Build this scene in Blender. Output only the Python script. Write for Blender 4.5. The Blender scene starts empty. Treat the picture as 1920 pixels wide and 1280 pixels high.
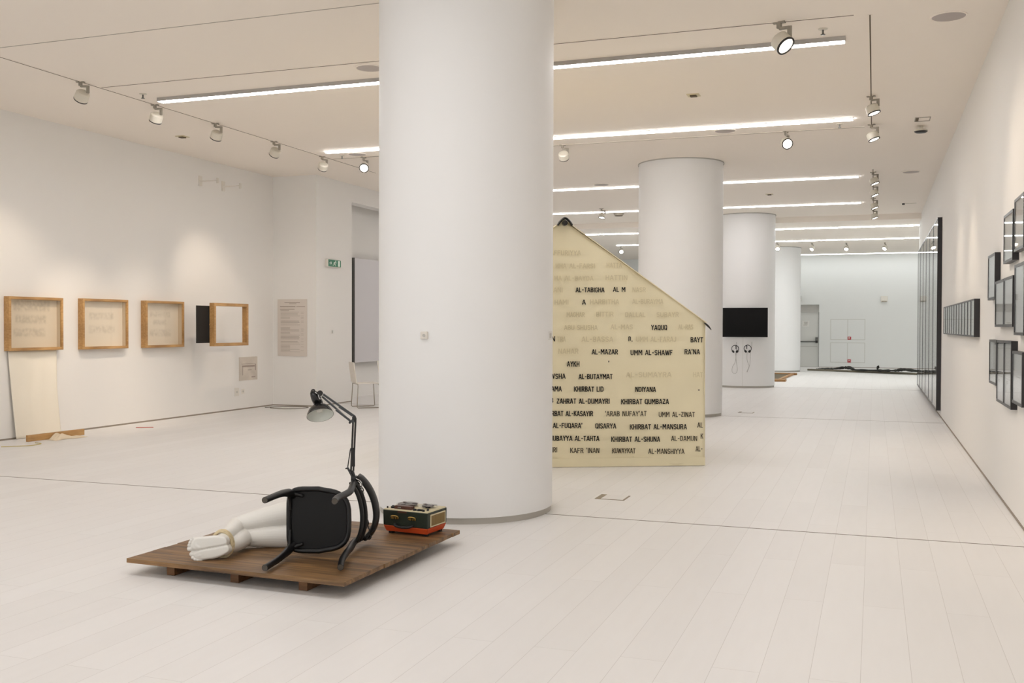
import bpy, bmesh, math, random
from mathutils import Vector, Matrix, Quaternion, noise as mnoise

random.seed(7)
PI = math.pi
scene = bpy.context.scene
COL = scene.collection

# ------------------------------------------------------------------ camera, world, exposure
F_PX, YAW, PITCH, ROLL, EYE = 1888.5, 0.345225, -0.015596, 0.002822, 1.55
_cy, _sy, _cp, _sp = math.cos(YAW), math.sin(YAW), math.cos(PITCH), math.sin(PITCH)
FWD = Vector((-_sy * _cp, _cy * _cp, _sp))
_r0 = Vector((_cy, _sy, 0.0))
_u0 = _r0.cross(FWD)
RGT = _r0 * math.cos(ROLL) + _u0 * math.sin(ROLL)
UPV = _u0 * math.cos(ROLL) - _r0 * math.sin(ROLL)
CAM = Vector((0, 0, EYE))
cam_data = bpy.data.cameras.new('camera')
cam = bpy.data.objects.new('camera', cam_data)
COL.objects.link(cam)
M4 = Matrix((RGT, UPV, -FWD)).transposed().to_4x4()
M4.translation = CAM
cam.matrix_world = M4
cam_data.sensor_width = 36.0
cam_data.lens = F_PX / 1920.0 * 36.0
cam_data.clip_end = 200
scene.camera = cam

world = bpy.data.worlds.new('world')
scene.world = world
world.use_nodes = True
world.node_tree.nodes['Background'].inputs[0].default_value = (1, 0.97, 0.92, 1)
world.node_tree.nodes['Background'].inputs[1].default_value = 0.05

vs = scene.view_settings
vs.view_transform = 'Standard'
vs.look = 'None'
vs.gamma = 1.0
vs.exposure = 0.0
vs.use_curve_mapping = False
scene.cycles.diffuse_bounces = 6
scene.cycles.max_bounces = 12
scene.cycles.transparent_max_bounces = 16
scene.cycles.sample_clamp_indirect = 6.0

TUBE_STRENGTH = 39.0
FAR_TUBE_STRENGTH = 33.0
SPOT_W = 52.0
DAYLIGHT_W = 350.0


def at(px, py, depth):
    """World point seen at a pixel of the 1920 x 1280 frame, at a distance along the view axis."""
    return CAM + depth * (FWD + RGT * ((px - 960) / F_PX) - UPV * ((py - 640) / F_PX))


# ------------------------------------------------------------------ materials
def lin(c):
    return tuple((x / 255 / 12.92) if x / 255 <= 0.04045 else ((x / 255 + 0.055) / 1.055) ** 2.4 for x in c)


def mat(name, rgb, rough=0.5, metal=0.0, emit=0.0, spec=0.5, noise=0.0, nscale=8.0, bump=0.0, bscale=60.0, coat=0.0, linear=False, stretch=None):
    m = bpy.data.materials.new(name)
    m.use_nodes = True
    nt = m.node_tree
    b = nt.nodes['Principled BSDF']
    c = rgb if linear else lin(rgb)
    b.inputs['Base Color'].default_value = (*c, 1)
    b.inputs['Roughness'].default_value = rough
    b.inputs['Metallic'].default_value = metal
    b.inputs['Specular IOR Level'].default_value = spec
    b.inputs['Coat Weight'].default_value = coat
    if emit:
        b.inputs['Emission Color'].default_value = (*c, 1)
        b.inputs['Emission Strength'].default_value = emit
    if noise or bump:
        tc = nt.nodes.new('ShaderNodeTexCoord')
        mp = nt.nodes.new('ShaderNodeMapping')
        nt.links.new(tc.outputs['Object'], mp.inputs['Vector'])
        if stretch:
            mp.inputs['Scale'].default_value = stretch
    if noise:
        n = nt.nodes.new('ShaderNodeTexNoise')
        n.inputs['Scale'].default_value = nscale
        n.inputs['Detail'].default_value = 5
        nt.links.new(mp.outputs[0], n.inputs['Vector'])
        r = nt.nodes.new('ShaderNodeValToRGB')
        r.color_ramp.elements[0].position = 0.3
        r.color_ramp.elements[1].position = 0.7
        r.color_ramp.elements[0].color = (*[x * (1 - noise) for x in c], 1)
        r.color_ramp.elements[1].color = (*[min(1, x * (1 + noise)) for x in c], 1)
        nt.links.new(n.outputs['Fac'], r.inputs[0])
        nt.links.new(r.outputs[0], b.inputs['Base Color'])
    if bump:
        n2 = nt.nodes.new('ShaderNodeTexNoise')
        n2.inputs['Scale'].default_value = bscale
        n2.inputs['Detail'].default_value = 4
        nt.links.new(mp.outputs[0], n2.inputs['Vector'])
        bp = nt.nodes.new('ShaderNodeBump')
        bp.inputs['Strength'].default_value = bump
        bp.inputs['Distance'].default_value = 0.01
        nt.links.new(n2.outputs['Fac'], bp.inputs['Height'])
        nt.links.new(bp.outputs[0], b.inputs['Normal'])
    return m


def glass_mat(name, tint=(0.985, 0.985, 0.98), f0=0.03, f90=0.9):
    """Thin clear pane: clear head-on, mirror-like at a grazing angle."""
    m = bpy.data.materials.new(name)
    m.use_nodes = True
    nt = m.node_tree
    nt.nodes.clear()
    L = nt.links.new
    o = nt.nodes.new('ShaderNodeOutputMaterial')
    t = nt.nodes.new('ShaderNodeBsdfTransparent')
    t.inputs[0].default_value = (*tint, 1)
    g = nt.nodes.new('ShaderNodeBsdfGlossy')
    g.inputs['Roughness'].default_value = 0.02
    w = nt.nodes.new('ShaderNodeLayerWeight')
    w.inputs['Blend'].default_value = 0.5
    p = nt.nodes.new('ShaderNodeMath')
    p.operation = 'POWER'
    p.inputs[1].default_value = 4.0
    L(w.outputs['Facing'], p.inputs[0])
    r = nt.nodes.new('ShaderNodeMath')
    r.operation = 'MULTIPLY_ADD'
    r.inputs[1].default_value = f90 - f0
    r.inputs[2].default_value = f0
    L(p.outputs[0], r.inputs[0])
    x = nt.nodes.new('ShaderNodeMixShader')
    L(r.outputs[0], x.inputs[0])
    L(t.outputs[0], x.inputs[1])
    L(g.outputs[0], x.inputs[2])
    L(x.outputs[0], o.inputs[0])
    return m


def floor_mat():
    m = bpy.data.materials.new('whitewashed_planks')
    m.use_nodes = True
    nt = m.node_tree
    L = nt.links.new
    b = nt.nodes['Principled BSDF']
    tc = nt.nodes.new('ShaderNodeTexCoord')
    sep = nt.nodes.new('ShaderNodeSeparateXYZ')
    L(tc.outputs['Object'], sep.inputs[0])
    cmb = nt.nodes.new('ShaderNodeCombineXYZ')
    L(sep.outputs['Y'], cmb.inputs['X'])
    off = nt.nodes.new('ShaderNodeMath')
    off.operation = 'ADD'
    off.inputs[1].default_value = 20 * 0.213 + 0.045
    L(sep.outputs['X'], off.inputs[0])
    L(off.outputs[0], cmb.inputs['Y'])

    def brick(w, c1, c2, mortar, ms, offset, freq):
        k = nt.nodes.new('ShaderNodeTexBrick')
        k.offset = offset
        k.offset_frequency = freq
        k.inputs['Color1'].default_value = (*c1, 1)
        k.inputs['Color2'].default_value = (*c2, 1)
        k.inputs['Mortar'].default_value = (*mortar, 1)
        k.inputs['Scale'].default_value = 1.0
        k.inputs['Mortar Size'].default_value = ms
        k.inputs['Mortar Smooth'].default_value = 0.1
        k.inputs['Bias'].default_value = 0.0
        k.inputs['Brick Width'].default_value = w
        k.inputs['Row Height'].default_value = 0.213
        L(cmb.outputs[0], k.inputs['Vector'])
        return k
    k1 = brick(2.3, (0.768, 0.757, 0.746), (0.796, 0.787, 0.778), (0.58, 0.56, 0.54), 0.0012, 0.43, 2)
    n = nt.nodes.new('ShaderNodeTexNoise')
    n.inputs['Scale'].default_value = 3.0
    n.inputs['Detail'].default_value = 6
    mp = nt.nodes.new('ShaderNodeMapping')
    mp.inputs['Scale'].default_value = (6, 0.7, 1)
    L(tc.outputs['Object'], mp.inputs['Vector'])
    L(mp.outputs[0], n.inputs['Vector'])
    r = nt.nodes.new('ShaderNodeValToRGB')
    r.color_ramp.elements[0].color = (0.96, 0.955, 0.95, 1)
    r.color_ramp.elements[1].color = (1, 1, 1, 1)
    L(n.outputs['Fac'], r.inputs[0])
    mx = nt.nodes.new('ShaderNodeMix')
    mx.data_type = 'RGBA'
    mx.blend_type = 'MULTIPLY'
    mx.inputs['Factor'].default_value = 1.0
    L(k1.outputs['Color'], mx.inputs['A'])
    L(r.outputs[0], mx.inputs['B'])
    L(mx.outputs['Result'], b.inputs['Base Color'])
    b.inputs['Roughness'].default_value = 0.42
    b.inputs['Specular IOR Level'].default_value = 0.35
    return m


def wood_mat(name, dark, light, axis='X', rough=0.6, scale=3.0, plank=None, bump=0.15):
    """Grain that runs along one axis, with optional planks across the other."""
    m = bpy.data.materials.new(name)
    m.use_nodes = True
    nt = m.node_tree
    L = nt.links.new
    b = nt.nodes['Principled BSDF']
    tc = nt.nodes.new('ShaderNodeTexCoord')
    mp = nt.nodes.new('ShaderNodeMapping')
    s = {'X': (0.5, 9, 9), 'Y': (9, 0.5, 9), 'Z': (9, 9, 0.5)}[axis]
    mp.inputs['Scale'].default_value = s
    L(tc.outputs['Object'], mp.inputs['Vector'])
    n = nt.nodes.new('ShaderNodeTexNoise')
    n.inputs['Scale'].default_value = scale
    n.inputs['Detail'].default_value = 8
    n.inputs['Roughness'].default_value = 0.65
    n.inputs['Distortion'].default_value = 0.6
    L(mp.outputs[0], n.inputs['Vector'])
    r = nt.nodes.new('ShaderNodeValToRGB')
    r.color_ramp.elements[0].position = 0.32
    r.color_ramp.elements[1].position = 0.70
    r.color_ramp.elements[0].color = (*lin(dark), 1)
    r.color_ramp.elements[1].color = (*lin(light), 1)
    L(n.outputs['Fac'], r.inputs[0])
    out = r.outputs[0]
    # large blotches of wear
    n3 = nt.nodes.new('ShaderNodeTexNoise')
    n3.inputs['Scale'].default_value = 3.2
    n3.inputs['Detail'].default_value = 3
    L(tc.outputs['Object'], n3.inputs['Vector'])
    r3 = nt.nodes.new('ShaderNodeValToRGB')
    r3.color_ramp.elements[0].position = 0.35
    r3.color_ramp.elements[1].position = 0.65
    r3.color_ramp.elements[0].color = (0.72, 0.70, 0.68, 1)
    r3.color_ramp.elements[1].color = (1.0, 1.0, 1.0, 1)
    L(n3.outputs['Fac'], r3.inputs[0])
    mx = nt.nodes.new('ShaderNodeMix')
    mx.data_type = 'RGBA'
    mx.blend_type = 'MULTIPLY'
    mx.inputs['Factor'].default_value = 1.0
    L(out, mx.inputs['A'])
    L(r3.outputs[0], mx.inputs['B'])
    out = mx.outputs['Result']
    if plank:
        k = nt.nodes.new('ShaderNodeTexBrick')
        k.offset = 0.5
        k.inputs['Color1'].default_value = (0.78, 0.76, 0.74, 1)
        k.inputs['Color2'].default_value = (1, 1, 1, 1)
        k.inputs['Mortar'].default_value = (0.16, 0.13, 0.11, 1)
        k.inputs['Scale'].default_value = 1.0
        k.inputs['Mortar Size'].default_value = 0.0022
        k.inputs['Brick Width'].default_value = plank[0]
        k.inputs['Row Height'].default_value = plank[1]
        L(tc.outputs['Object'], k.inputs['Vector'])
        m2 = nt.nodes.new('ShaderNodeMix')
        m2.data_type = 'RGBA'
        m2.blend_type = 'MULTIPLY'
        m2.inputs['Factor'].default_value = 1.0
        L(out, m2.inputs['A'])
        L(k.outputs['Color'], m2.inputs['B'])
        out = m2.outputs['Result']
    L(out, b.inputs['Base Color'])
    b.inputs['Roughness'].default_value = rough
    bp = nt.nodes.new('ShaderNodeBump')
    bp.inputs['Strength'].default_value = bump
    bp.inputs['Distance'].default_value = 0.004
    L(n.outputs['Fac'], bp.inputs['Height'])
    L(bp.outputs[0], b.inputs['Normal'])
    return m


def canvas_mat():
    m = mat('tent_canvas', (236, 226, 194), 0.85, noise=0.045, nscale=1.6, bump=0.25, bscale=220)
    return m


M = {}
M['floor'] = floor_mat()
M['wall'] = mat('wall_paint', (0.80, 0.782, 0.755), 0.7, linear=True, spec=0.2)
M['wall_cool'] = mat('wall_paint_cool', (0.78, 0.79, 0.775), 0.7, linear=True, spec=0.2)
M['column'] = mat('column_paint', (0.81, 0.81, 0.805), 0.5, linear=True, spec=0.3)
M['ceiling'] = mat('ceiling_paint', (0.90, 0.835, 0.76), 0.85, linear=True, spec=0.1)
M['gap'] = mat('shadow_gap', (146, 136, 124), 0.8)
M['joint'] = mat('floor_joint', (120, 110, 100), 0.7)
M['ring'] = mat('base_ring', (178, 174, 166), 0.45, metal=0.3)
M['tube'] = mat('tube_light', (0.98, 0.955, 0.955), 0.5, emit=TUBE_STRENGTH, linear=True)
M['tube_near'] = mat('tube_light_near', (0.98, 0.965, 0.98), 0.5, emit=TUBE_STRENGTH * 0.70, linear=True)
M['tube_mid'] = mat('tube_light_mid', (0.98, 0.955, 0.955), 0.5, emit=TUBE_STRENGTH * 0.55, linear=True)
M['tube_second'] = mat('tube_light_second', (0.98, 0.955, 0.955), 0.5, emit=TUBE_STRENGTH * 0.75, linear=True)
M['tube_end'] = mat('tube_light_end', (0.95, 0.99, 1.0), 0.5, emit=FAR_TUBE_STRENGTH * 0.4, linear=True)
M['tube_far'] = mat('tube_light_far', (0.95, 0.99, 1.0), 0.5, emit=FAR_TUBE_STRENGTH, linear=True)
M['alu'] = mat('grey_profile', (176, 171, 166), 0.5)
M['spot_white'] = mat('spotlight_white', (214, 208, 194), 0.4)
M['spot_grey'] = mat('spotlight_grey', (150, 143, 130), 0.5)
M['black'] = mat('black_rim', (18, 16, 16), 0.4)
M['lens'] = mat('spotlight_lens', (255, 244, 226), 0.5, emit=7.0)
M['lens_dim'] = mat('spotlight_lens_dim', (226, 218, 204), 0.4, emit=0.25)
M['oak'] = wood_mat('box_oak', (170, 126, 74), (206, 166, 110), 'Y', 0.5, 4, bump=0.05)
M['glass'] = glass_mat('picture_glass')
M['lining'] = mat('box_lining', (206, 190, 168), 0.85)
M['case_glass'] = glass_mat('case_glass', (0.98, 0.98, 0.97), 0.02, 0.4)
M['frame_black'] = mat('black_frame', (30, 24, 25), 0.35)
M['print_grey'] = mat('print_paper', (214, 216, 220), 0.6)
M['print_light'] = mat('print_paper_light', (232, 232, 230), 0.6)
M['board_black'] = mat('black_board', (22, 17, 12), 0.7)
M['canvas'] = canvas_mat()
M['canvas_edge'] = mat('canvas_edge', (240, 228, 196), 0.8)
M['ink'] = mat('stencil_ink', (28, 25, 20), 0.8)
M['ink_thin'] = mat('stencil_ink_worn', (66, 58, 44), 0.85)
M['ink_faint'] = mat('faded_lettering', (217, 206, 173), 0.9)
M['deck'] = wood_mat('deck_planks', (70, 50, 31), (160, 122, 78), 'X', 0.5, 2.2)
M['deck_edge'] = wood_mat('pallet_foot', (88, 58, 32), (138, 96, 56), 'X', 0.6, 3.0)
M['plaster'] = mat('white_gloss_plaster', (224, 222, 216), 0.42, coat=0.12)
M['rope'] = mat('hemp_rope', (214, 198, 162), 0.9, noise=0.12, nscale=60)
M['chair'] = mat('black_stain', (11, 11, 12), 0.42, spec=0.4)
M['chair_seat'] = mat('black_ply', (9, 8, 8), 0.55, spec=0.3)
M['chair_tip'] = mat('worn_leg_end', (74, 68, 60), 0.7)
M['lamp_black'] = mat('black_enamel', (8, 7, 9), 0.25, coat=0.15)
M['lamp_white'] = mat('white_enamel', (214, 216, 208), 0.4)
M['bulb'] = mat('opal_bulb', (226, 224, 216), 0.25)
M['steel'] = mat('bright_steel', (190, 190, 188), 0.25, metal=0.9)
M['cord'] = mat('black_cord', (14, 13, 13), 0.6)
M['green'] = mat('dark_green_leatherette', (28, 38, 27), 0.5, bump=0.12, bscale=500)
M['orange'] = mat('orange_leatherette', (204, 76, 28), 0.5, bump=0.12, bscale=500)
M['cream'] = mat('cream_deck_plate', (206, 194, 160), 0.4)
M['grille'] = mat('gold_grille_cloth', (132, 108, 62), 0.7, bump=0.6, bscale=300)
M['brass'] = mat('aged_brass', (190, 160, 92), 0.3, metal=0.9)
M['brown'] = mat('brown_head_cover', (78, 44, 30), 0.4)
M['reel'] = mat('clear_reel', (206, 200, 184), 0.25)
M['tape'] = mat('recording_tape', (58, 38, 26), 0.4)
M['paper'] = mat('label_paper', (222, 220, 216), 0.7)
M['poster'] = mat('poster_paper', (212, 203, 194), 0.8)
M['poster_ink'] = mat('poster_ink', (186, 176, 166), 0.8)
M['poster_ink_dark'] = mat('poster_ink_dark', (164, 153, 143), 0.8)
M['sign_green'] = mat('exit_green', (22, 112, 76), 0.4)
M['sign_white'] = mat('exit_white', (226, 236, 226), 0.4)
M['plastic'] = mat('white_plastic', (222, 217, 208), 0.4)
M['plastic_grey'] = mat('grey_plastic', (186, 184, 178), 0.45)
M['speaker'] = mat('speaker_mesh', (178, 170, 166), 0.8)
M['dark_slot'] = mat('dark_slot', (92, 80, 62), 0.8)
M['tv'] = mat('tv_screen', (12, 11, 12), 0.3, spec=0.15)
M['fire_red'] = mat('fire_red', (178, 42, 54), 0.5)
M['door'] = mat('door_paint', (212, 212, 208), 0.5)
M['reveal'] = mat('door_reveal', (180, 178, 173), 0.7)
M['seam'] = mat('panel_seam', (206, 206, 200), 0.7)
M['dark_steel'] = mat('dark_steel', (96, 96, 94), 0.35, metal=0.7)
M['cloth'] = mat('cream_cloth', (236, 229, 214), 0.9, bump=0.2, bscale=150)
M['cloth_light'] = mat('white_cloth', (226, 210, 184), 0.9)
M['dark_cloth'] = mat('charcoal_cloth', (48, 48, 44), 0.9, noise=0.25, nscale=14)
M['pole'] = mat('grey_pole', (112, 106, 90), 0.6)
M['timber'] = wood_mat('raw_timber', (150, 108, 62), (190, 148, 96), 'X', 0.6, 3)
M['dark_board'] = mat('dark_board', (88, 78, 58), 0.8)
M['pink'] = mat('pink_stick', (196, 120, 112), 0.6)
M['yellow'] = mat('yellow_string', (206, 190, 130), 0.8)
M['panel_white'] = mat('panel_white', (206, 203, 206), 0.5)
M['chair_white'] = mat('white_shell', (226, 220, 210), 0.45)
M['rod'] = mat('steel_rod', (158, 150, 138), 0.3, metal=0.6)
M['cable_grey'] = mat('pale_cable', (176, 174, 172), 0.6)


# ------------------------------------------------------------------ mesh helpers
def nb():
    return bmesh.new()


def box(bm, x0, x1, y0, y1, z0, z1):
    vs_ = [bm.verts.new((x, y, z)) for x in (x0, x1) for y in (y0, y1) for z in (z0, z1)]
    for f in ((0, 1, 3, 2), (4, 6, 7, 5), (0, 4, 5, 1), (2, 3, 7, 6), (0, 2, 6, 4), (1, 5, 7, 3)):
        bm.faces.new([vs_[i] for i in f])
    return vs_


def obox(bm, c, u, v, w, a, b, d):
    """Box centred at c with half sizes a, b, d along unit axes u, v, w."""
    c, u, v, w = Vector(c), Vector(u), Vector(v), Vector(w)
    vs_ = [bm.verts.new(c + u * (a * i) + v * (b * j) + w * (d * k)) for i in (-1, 1) for j in (-1, 1) for k in (-1, 1)]
    for f in ((0, 1, 3, 2), (4, 6, 7, 5), (0, 4, 5, 1), (2, 3, 7, 6), (0, 2, 6, 4), (1, 5, 7, 3)):
        bm.faces.new([vs_[i] for i in f])


def bar(bm, p, q, a, b, up=(0, 0, 1)):
    """Rectangular bar from p to q, a x b in section."""
    p, q = Vector(p), Vector(q)
    w = (q - p).normalized()
    u = Vector(up).cross(w)
    if u.length < 1e-4:
        u = Vector((1, 0, 0)).cross(w)
    u.normalize()
    v = w.cross(u)
    obox(bm, (p + q) / 2, u, v, w, a / 2, b / 2, (q - p).length / 2)


def spline(pts, n=8, closed=False):
    """Catmull-Rom through pts (tuples of any length)."""
    P = [tuple(p) for p in pts]
    out = []
    m = len(P)
    rng = m if closed else m - 1
    for i in range(rng):
        if closed:
            a, b, c, d = P[(i - 1) % m], P[i], P[(i + 1) % m], P[(i + 2) % m]
        else:
            a, b, c, d = P[max(i - 1, 0)], P[i], P[i + 1], P[min(i + 2, m - 1)]
        for k in range(n):
            t = k / n
            out.append(tuple(0.5 * (2 * b[j] + (c[j] - a[j]) * t + (2 * a[j] - 5 * b[j] + 4 * c[j] - d[j]) * t * t
                                    + (3 * b[j] - a[j] - 3 * c[j] + d[j]) * t ** 3) for j in range(len(b))))
    if not closed:
        out.append(P[-1])
    return out


def tube(bm, pts, r=0.01, seg=10, closed=False, flat=None, up=None):
    """Tube along pts ((x,y,z) or (x,y,z,r)); flat=(a,b) gives an elliptical section."""
    P = [Vector(p[:3]) for p in pts]
    R = [(p[3] if len(p) > 3 else r) for p in pts]
    n = len(P)
    rings = []
    nrm = None
    for i in range(n):
        if closed:
            t = (P[(i + 1) % n] - P[i - 1])
        else:
            t = P[min(i + 1, n - 1)] - P[max(i - 1, 0)]
        if t.length < 1e-9:
            t = Vector((0, 0, 1))
        t.normalize()
        if up is not None:
            nrm = Vector(up) - t * t.dot(Vector(up))
        elif nrm is None:
            a = Vector((0, 0, 1)) if abs(t.z) < 0.9 else Vector((1, 0, 0))
            nrm = a - t * t.dot(a)
        else:
            nrm = nrm - t * t.dot(nrm)
        nrm.normalize()
        b = t.cross(nrm)
        fa, fb = flat if flat else (1, 1)
        rings.append([bm.verts.new(P[i] + (nrm * math.cos(2 * PI * k / seg) * fa + b * math.sin(2 * PI * k / seg) * fb) * R[i]) for k in range(seg)])
    for i in range(n if closed else n - 1):
        A, B = rings[i], rings[(i + 1) % n]
        for k in range(seg):
            bm.faces.new((A[k], A[(k + 1) % seg], B[(k + 1) % seg], B[k]))
    if not closed:
        bm.faces.new(list(reversed(rings[0])))
        bm.faces.new(rings[-1])


def lathe(bm, prof, seg=32, c=(0, 0, 0), axis=(0, 0, 1)):
    """Surface of revolution of (radius, height) pairs about an axis through c."""
    q = Vector((0, 0, 1)).rotation_difference(Vector(axis).normalized())
    c = Vector(c)
    rings = []
    for (r, h) in prof:
        if r < 1e-6:
            rings.append([bm.verts.new(c + q @ Vector((0, 0, h)))])
        else:
            rings.append([bm.verts.new(c + q @ Vector((r * math.cos(2 * PI * k / seg), r * math.sin(2 * PI * k / seg), h))) for k in range(seg)])
    for A, B in zip(rings, rings[1:]):
        if len(A) == 1 and len(B) == 1:
            continue
        for k in range(seg):
            k2 = (k + 1) % seg
            if len(A) == 1:
                bm.faces.new((A[0], B[k2], B[k]))
            elif len(B) == 1:
                bm.faces.new((A[k], A[k2], B[0]))
            else:
                bm.faces.new((A[k], A[k2], B[k2], B[k]))


def cyl(bm, p, q, r, seg=16):
    tube(bm, [tuple(p), tuple(q)], r, seg)


def prism(bm, poly, z0, z1, fn=None):
    """Extrude a 2-D polygon; fn maps (a, b, h) to a point."""
    fn = fn or (lambda a, b, h: (a, b, h))
    A = [bm.verts.new(fn(a, b, z0)) for a, b in poly]
    B = [bm.verts.new(fn(a, b, z1)) for a, b in poly]
    n = len(poly)
    bm.faces.new(list(reversed(A)))
    bm.faces.new(B)
    for i in range(n):
        bm.faces.new((A[i], A[(i + 1) % n], B[(i + 1) % n], B[i]))


def frame_bm(a0, a1, b0, b1, w, d0, d1, fn):
    """Picture-frame ring in (a, b) of border w and depth d0..d1."""
    bm = nb()
    O = [(a0, b0), (a1, b0), (a1, b1), (a0, b1)]
    I = [(a0 + w, b0 + w), (a1 - w, b0 + w), (a1 - w, b1 - w), (a0 + w, b1 - w)]
    V = {}
    for nm, pts in (('o', O), ('i', I)):
        for k, (a, b) in enumerate(pts):
            for e, d in enumerate((d0, d1)):
                V[nm, k, e] = bm.verts.new(fn(a, b, d))
    for k in range(4):
        j = (k + 1) % 4
        bm.faces.new((V['o', k, 0], V['o', j, 0], V['o', j, 1], V['o', k, 1]))
        bm.faces.new((V['i', k, 0], V['i', k, 1], V['i', j, 1], V['i', j, 0]))
        for e in (0, 1):
            bm.faces.new((V['o', k, e], V['i', k, e], V['i', j, e], V['o', j, e]))
    return bm


def obj(name, bm, m, parent=None, smooth=False, bevel=0.0, seg=2, angle=None):
    bmesh.ops.recalc_face_normals(bm, faces=bm.faces[:])
    me = bpy.data.meshes.new(name)
    bm.to_mesh(me)
    bm.free()
    if m is not None:
        me.materials.append(M[m] if isinstance(m, str) else m)
    o = bpy.data.objects.new(name, me)
    COL.objects.link(o)
    if parent is not None:
        o.parent = parent
    if smooth:
        for p in me.polygons:
            p.use_smooth = True
        if angle is None:
            angle = 40
        try:
            me.set_sharp_from_angle(angle=math.radians(angle))
        except Exception:
            pass
    if bevel:
        b = o.modifiers.new('bevel', 'BEVEL')
        b.width = bevel
        b.segments = seg
        b.limit_method = 'ANGLE'
        b.angle_limit = math.radians(40)
    return o


def tag(o, label, cat, group=None, kind=None):
    o['label'] = label
    o['category'] = cat
    if group:
        o['group'] = group
    if kind:
        o['kind'] = kind
    return o


def thing(name, label, cat, loc=(0, 0, 0), rotz=0.0, group=None):
    o = bpy.data.objects.new(name, None)
    COL.objects.link(o)
    o.empty_display_size = 0.1
    o.location = loc
    o.rotation_euler = (0, 0, rotz)
    return tag(o, label, cat, group)


def struct(name, bm, m, parent=None, **k):
    o = obj(name, bm, m, parent, **k)
    if parent is None:
        o['kind'] = 'structure'
    return o


def copy_tree(src, parent=None):
    c = src.copy()
    COL.objects.link(c)
    c.parent = parent
    for ch in list(src.children):
        copy_tree(ch, c)
    return c


# ------------------------------------------------------------------ the room
XR, XL, HC, HF = 1.087, -10.92, 4.40, 4.26      # side walls, ceiling, lower far ceiling
YB, YF, YSTEP = 40.1, -8.0, 27.2
XP = -9.97                                       # wall beyond the pier
T = 0.2

bm = nb(); box(bm, -13, 9, YF - T, YB + T, -0.1, 0.0); struct('floor', bm, 'floor')
bm = nb(); box(bm, -13, 9, YF - T, YSTEP, HC, HC + 0.2); struct('ceiling', bm, 'ceiling')
bm = nb(); box(bm, -13, 9, YSTEP, YB + T, HF, HC + 0.2); struct('ceiling_far', bm, 'ceiling')
bm = nb(); box(bm, XR, XR + T, YF - T, 28.4, 0, HC); struct('wall_right', bm, 'wall')
bm = nb(); box(bm, 7.0, 7.0 + T, 28.4, YB, 0, HF); box(bm, XR + T, 7.0 + T, 28.2, 28.4, 0, HF); struct('wall_right_far', bm, 'wall_cool')
bm = nb(); box(bm, XL - T, XL, YF - T, 16.74 + T, 0, HC); struct('wall_left', bm, 'wall')
bm = nb(); box(bm, XL, XP, 16.74, 18.12, 0, HC); struct('wall_pier', bm, 'wall')
bm = nb(); box(bm, XP - 0.25, XP, 18.12, 27.2, 4.04, HC); struct('beam_left', bm, 'wall')
bm = nb(); box(bm, -10.75, -10.55, 18.12, 30.0, 0, HC); struct('wall_left_recess', bm, 'wall')
bm = nb(); box(bm, -12.8, -10.55, 30.0, 30.2, 0, HF); box(bm, -12.8, -12.6, 30.2, YB, 0, HF); struct('wall_left_far', bm, 'wall_cool')
# unseen end behind the viewpoint: glazing added to bring in neutral light
WX0, WX1, WZ0, WZ1 = -9.6, 0.9, 0.25, 3.7
bm = nb()
box(bm, -13, WX0, YF - T, YF, 0, HC); box(bm, WX1, 9, YF - T, YF, 0, HC); box(bm, WX0, WX1, YF - T, YF, 0, WZ0); box(bm, WX0, WX1, YF - T, YF, WZ1, HC)
struct('wall_front', bm, 'wall')
bm = nb()
for k in range(7):
    x = WX0 + (WX1 - WX0) * k / 6
    box(bm, x - 0.03, x + 0.03, YF - 0.12, YF - 0.06, WZ0, WZ1)
box(bm, WX0, WX1, YF - 0.12, YF - 0.06, WZ0, WZ0 + 0.06); box(bm, WX0, WX1, YF - 0.12, YF - 0.06, WZ1 - 0.06, WZ1)
win = struct('window_added', bm, 'alu')
bm = nb(); box(bm, WX0, WX1, YF - 0.092, YF - 0.088, WZ0, WZ1); obj('pane', bm, 'glass', win)
sky = bpy.data.lights.new('daylight', 'AREA')
sky.shape = 'RECTANGLE'
sky.size, sky.size_y = WX1 - WX0, WZ1 - WZ0
sky.energy = DAYLIGHT_W
sky.color = (0.93, 0.97, 1.0)
so = bpy.data.objects.new('daylight', sky)
COL.objects.link(so)
so.location = ((WX0 + WX1) / 2, YF - 0.3, (WZ0 + WZ1) / 2)
so.rotation_euler = (PI / 2, 0, 0)      # faces into the room (+y)
# back wall with the door opening cut into it
DX0, DX1, DZ = -2.69, -1.985, 2.39
bm = nb()
box(bm, -13, DX0, YB, YB + T, 0, HF); box(bm, DX1, 9, YB, YB + T, 0, HF); box(bm, DX0, DX1, YB, YB + T, DZ, HF)
struct('wall_back', bm, 'wall_cool')

# strips coloured dark for the shade in the recess at the wall foot
def gap_shade(name, x0, x1, y0, y1, h=0.022):
    bm = nb(); box(bm, x0, x1, y0, y1, 0.0, h); struct(name, bm, 'gap')
gap_shade('gap_shade_right', XR - 0.004, XR + 0.01, YF, 28.4)
gap_shade('gap_shade_left', XL - 0.01, XL + 0.004, YF, 16.74)
gap_shade('gap_shade_pier', XL, XP, 16.736, 16.75)
gap_shade('gap_shade_pier_side', XP - 0.01, XP + 0.004, 16.74, 18.12)
gap_shade('gap_shade_back', DX1, 7.0, YB - 0.004, YB + 0.01)

# expansion joints of the floor, one on each column line
for k, y in enumerate((7.89, 17.62, 26.5, 36.0)):
    bm = nb(); box(bm, XL, XR if y < 28 else 7.0, y - 0.006, y + 0.006, 0.0, 0.0015); struct('trim_%d' % (k + 1), bm, 'joint')
# ceiling panel joints
for k, (x0, x1, y0, y1) in enumerate(((-8.75, -4.0, 8.02, 8.03),)):
    bm = nb(); box(bm, x0, x1, y0, y1, HC - 0.002, HC); struct('trim_%d' % (k + 5), bm, 'spot_grey')

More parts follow.
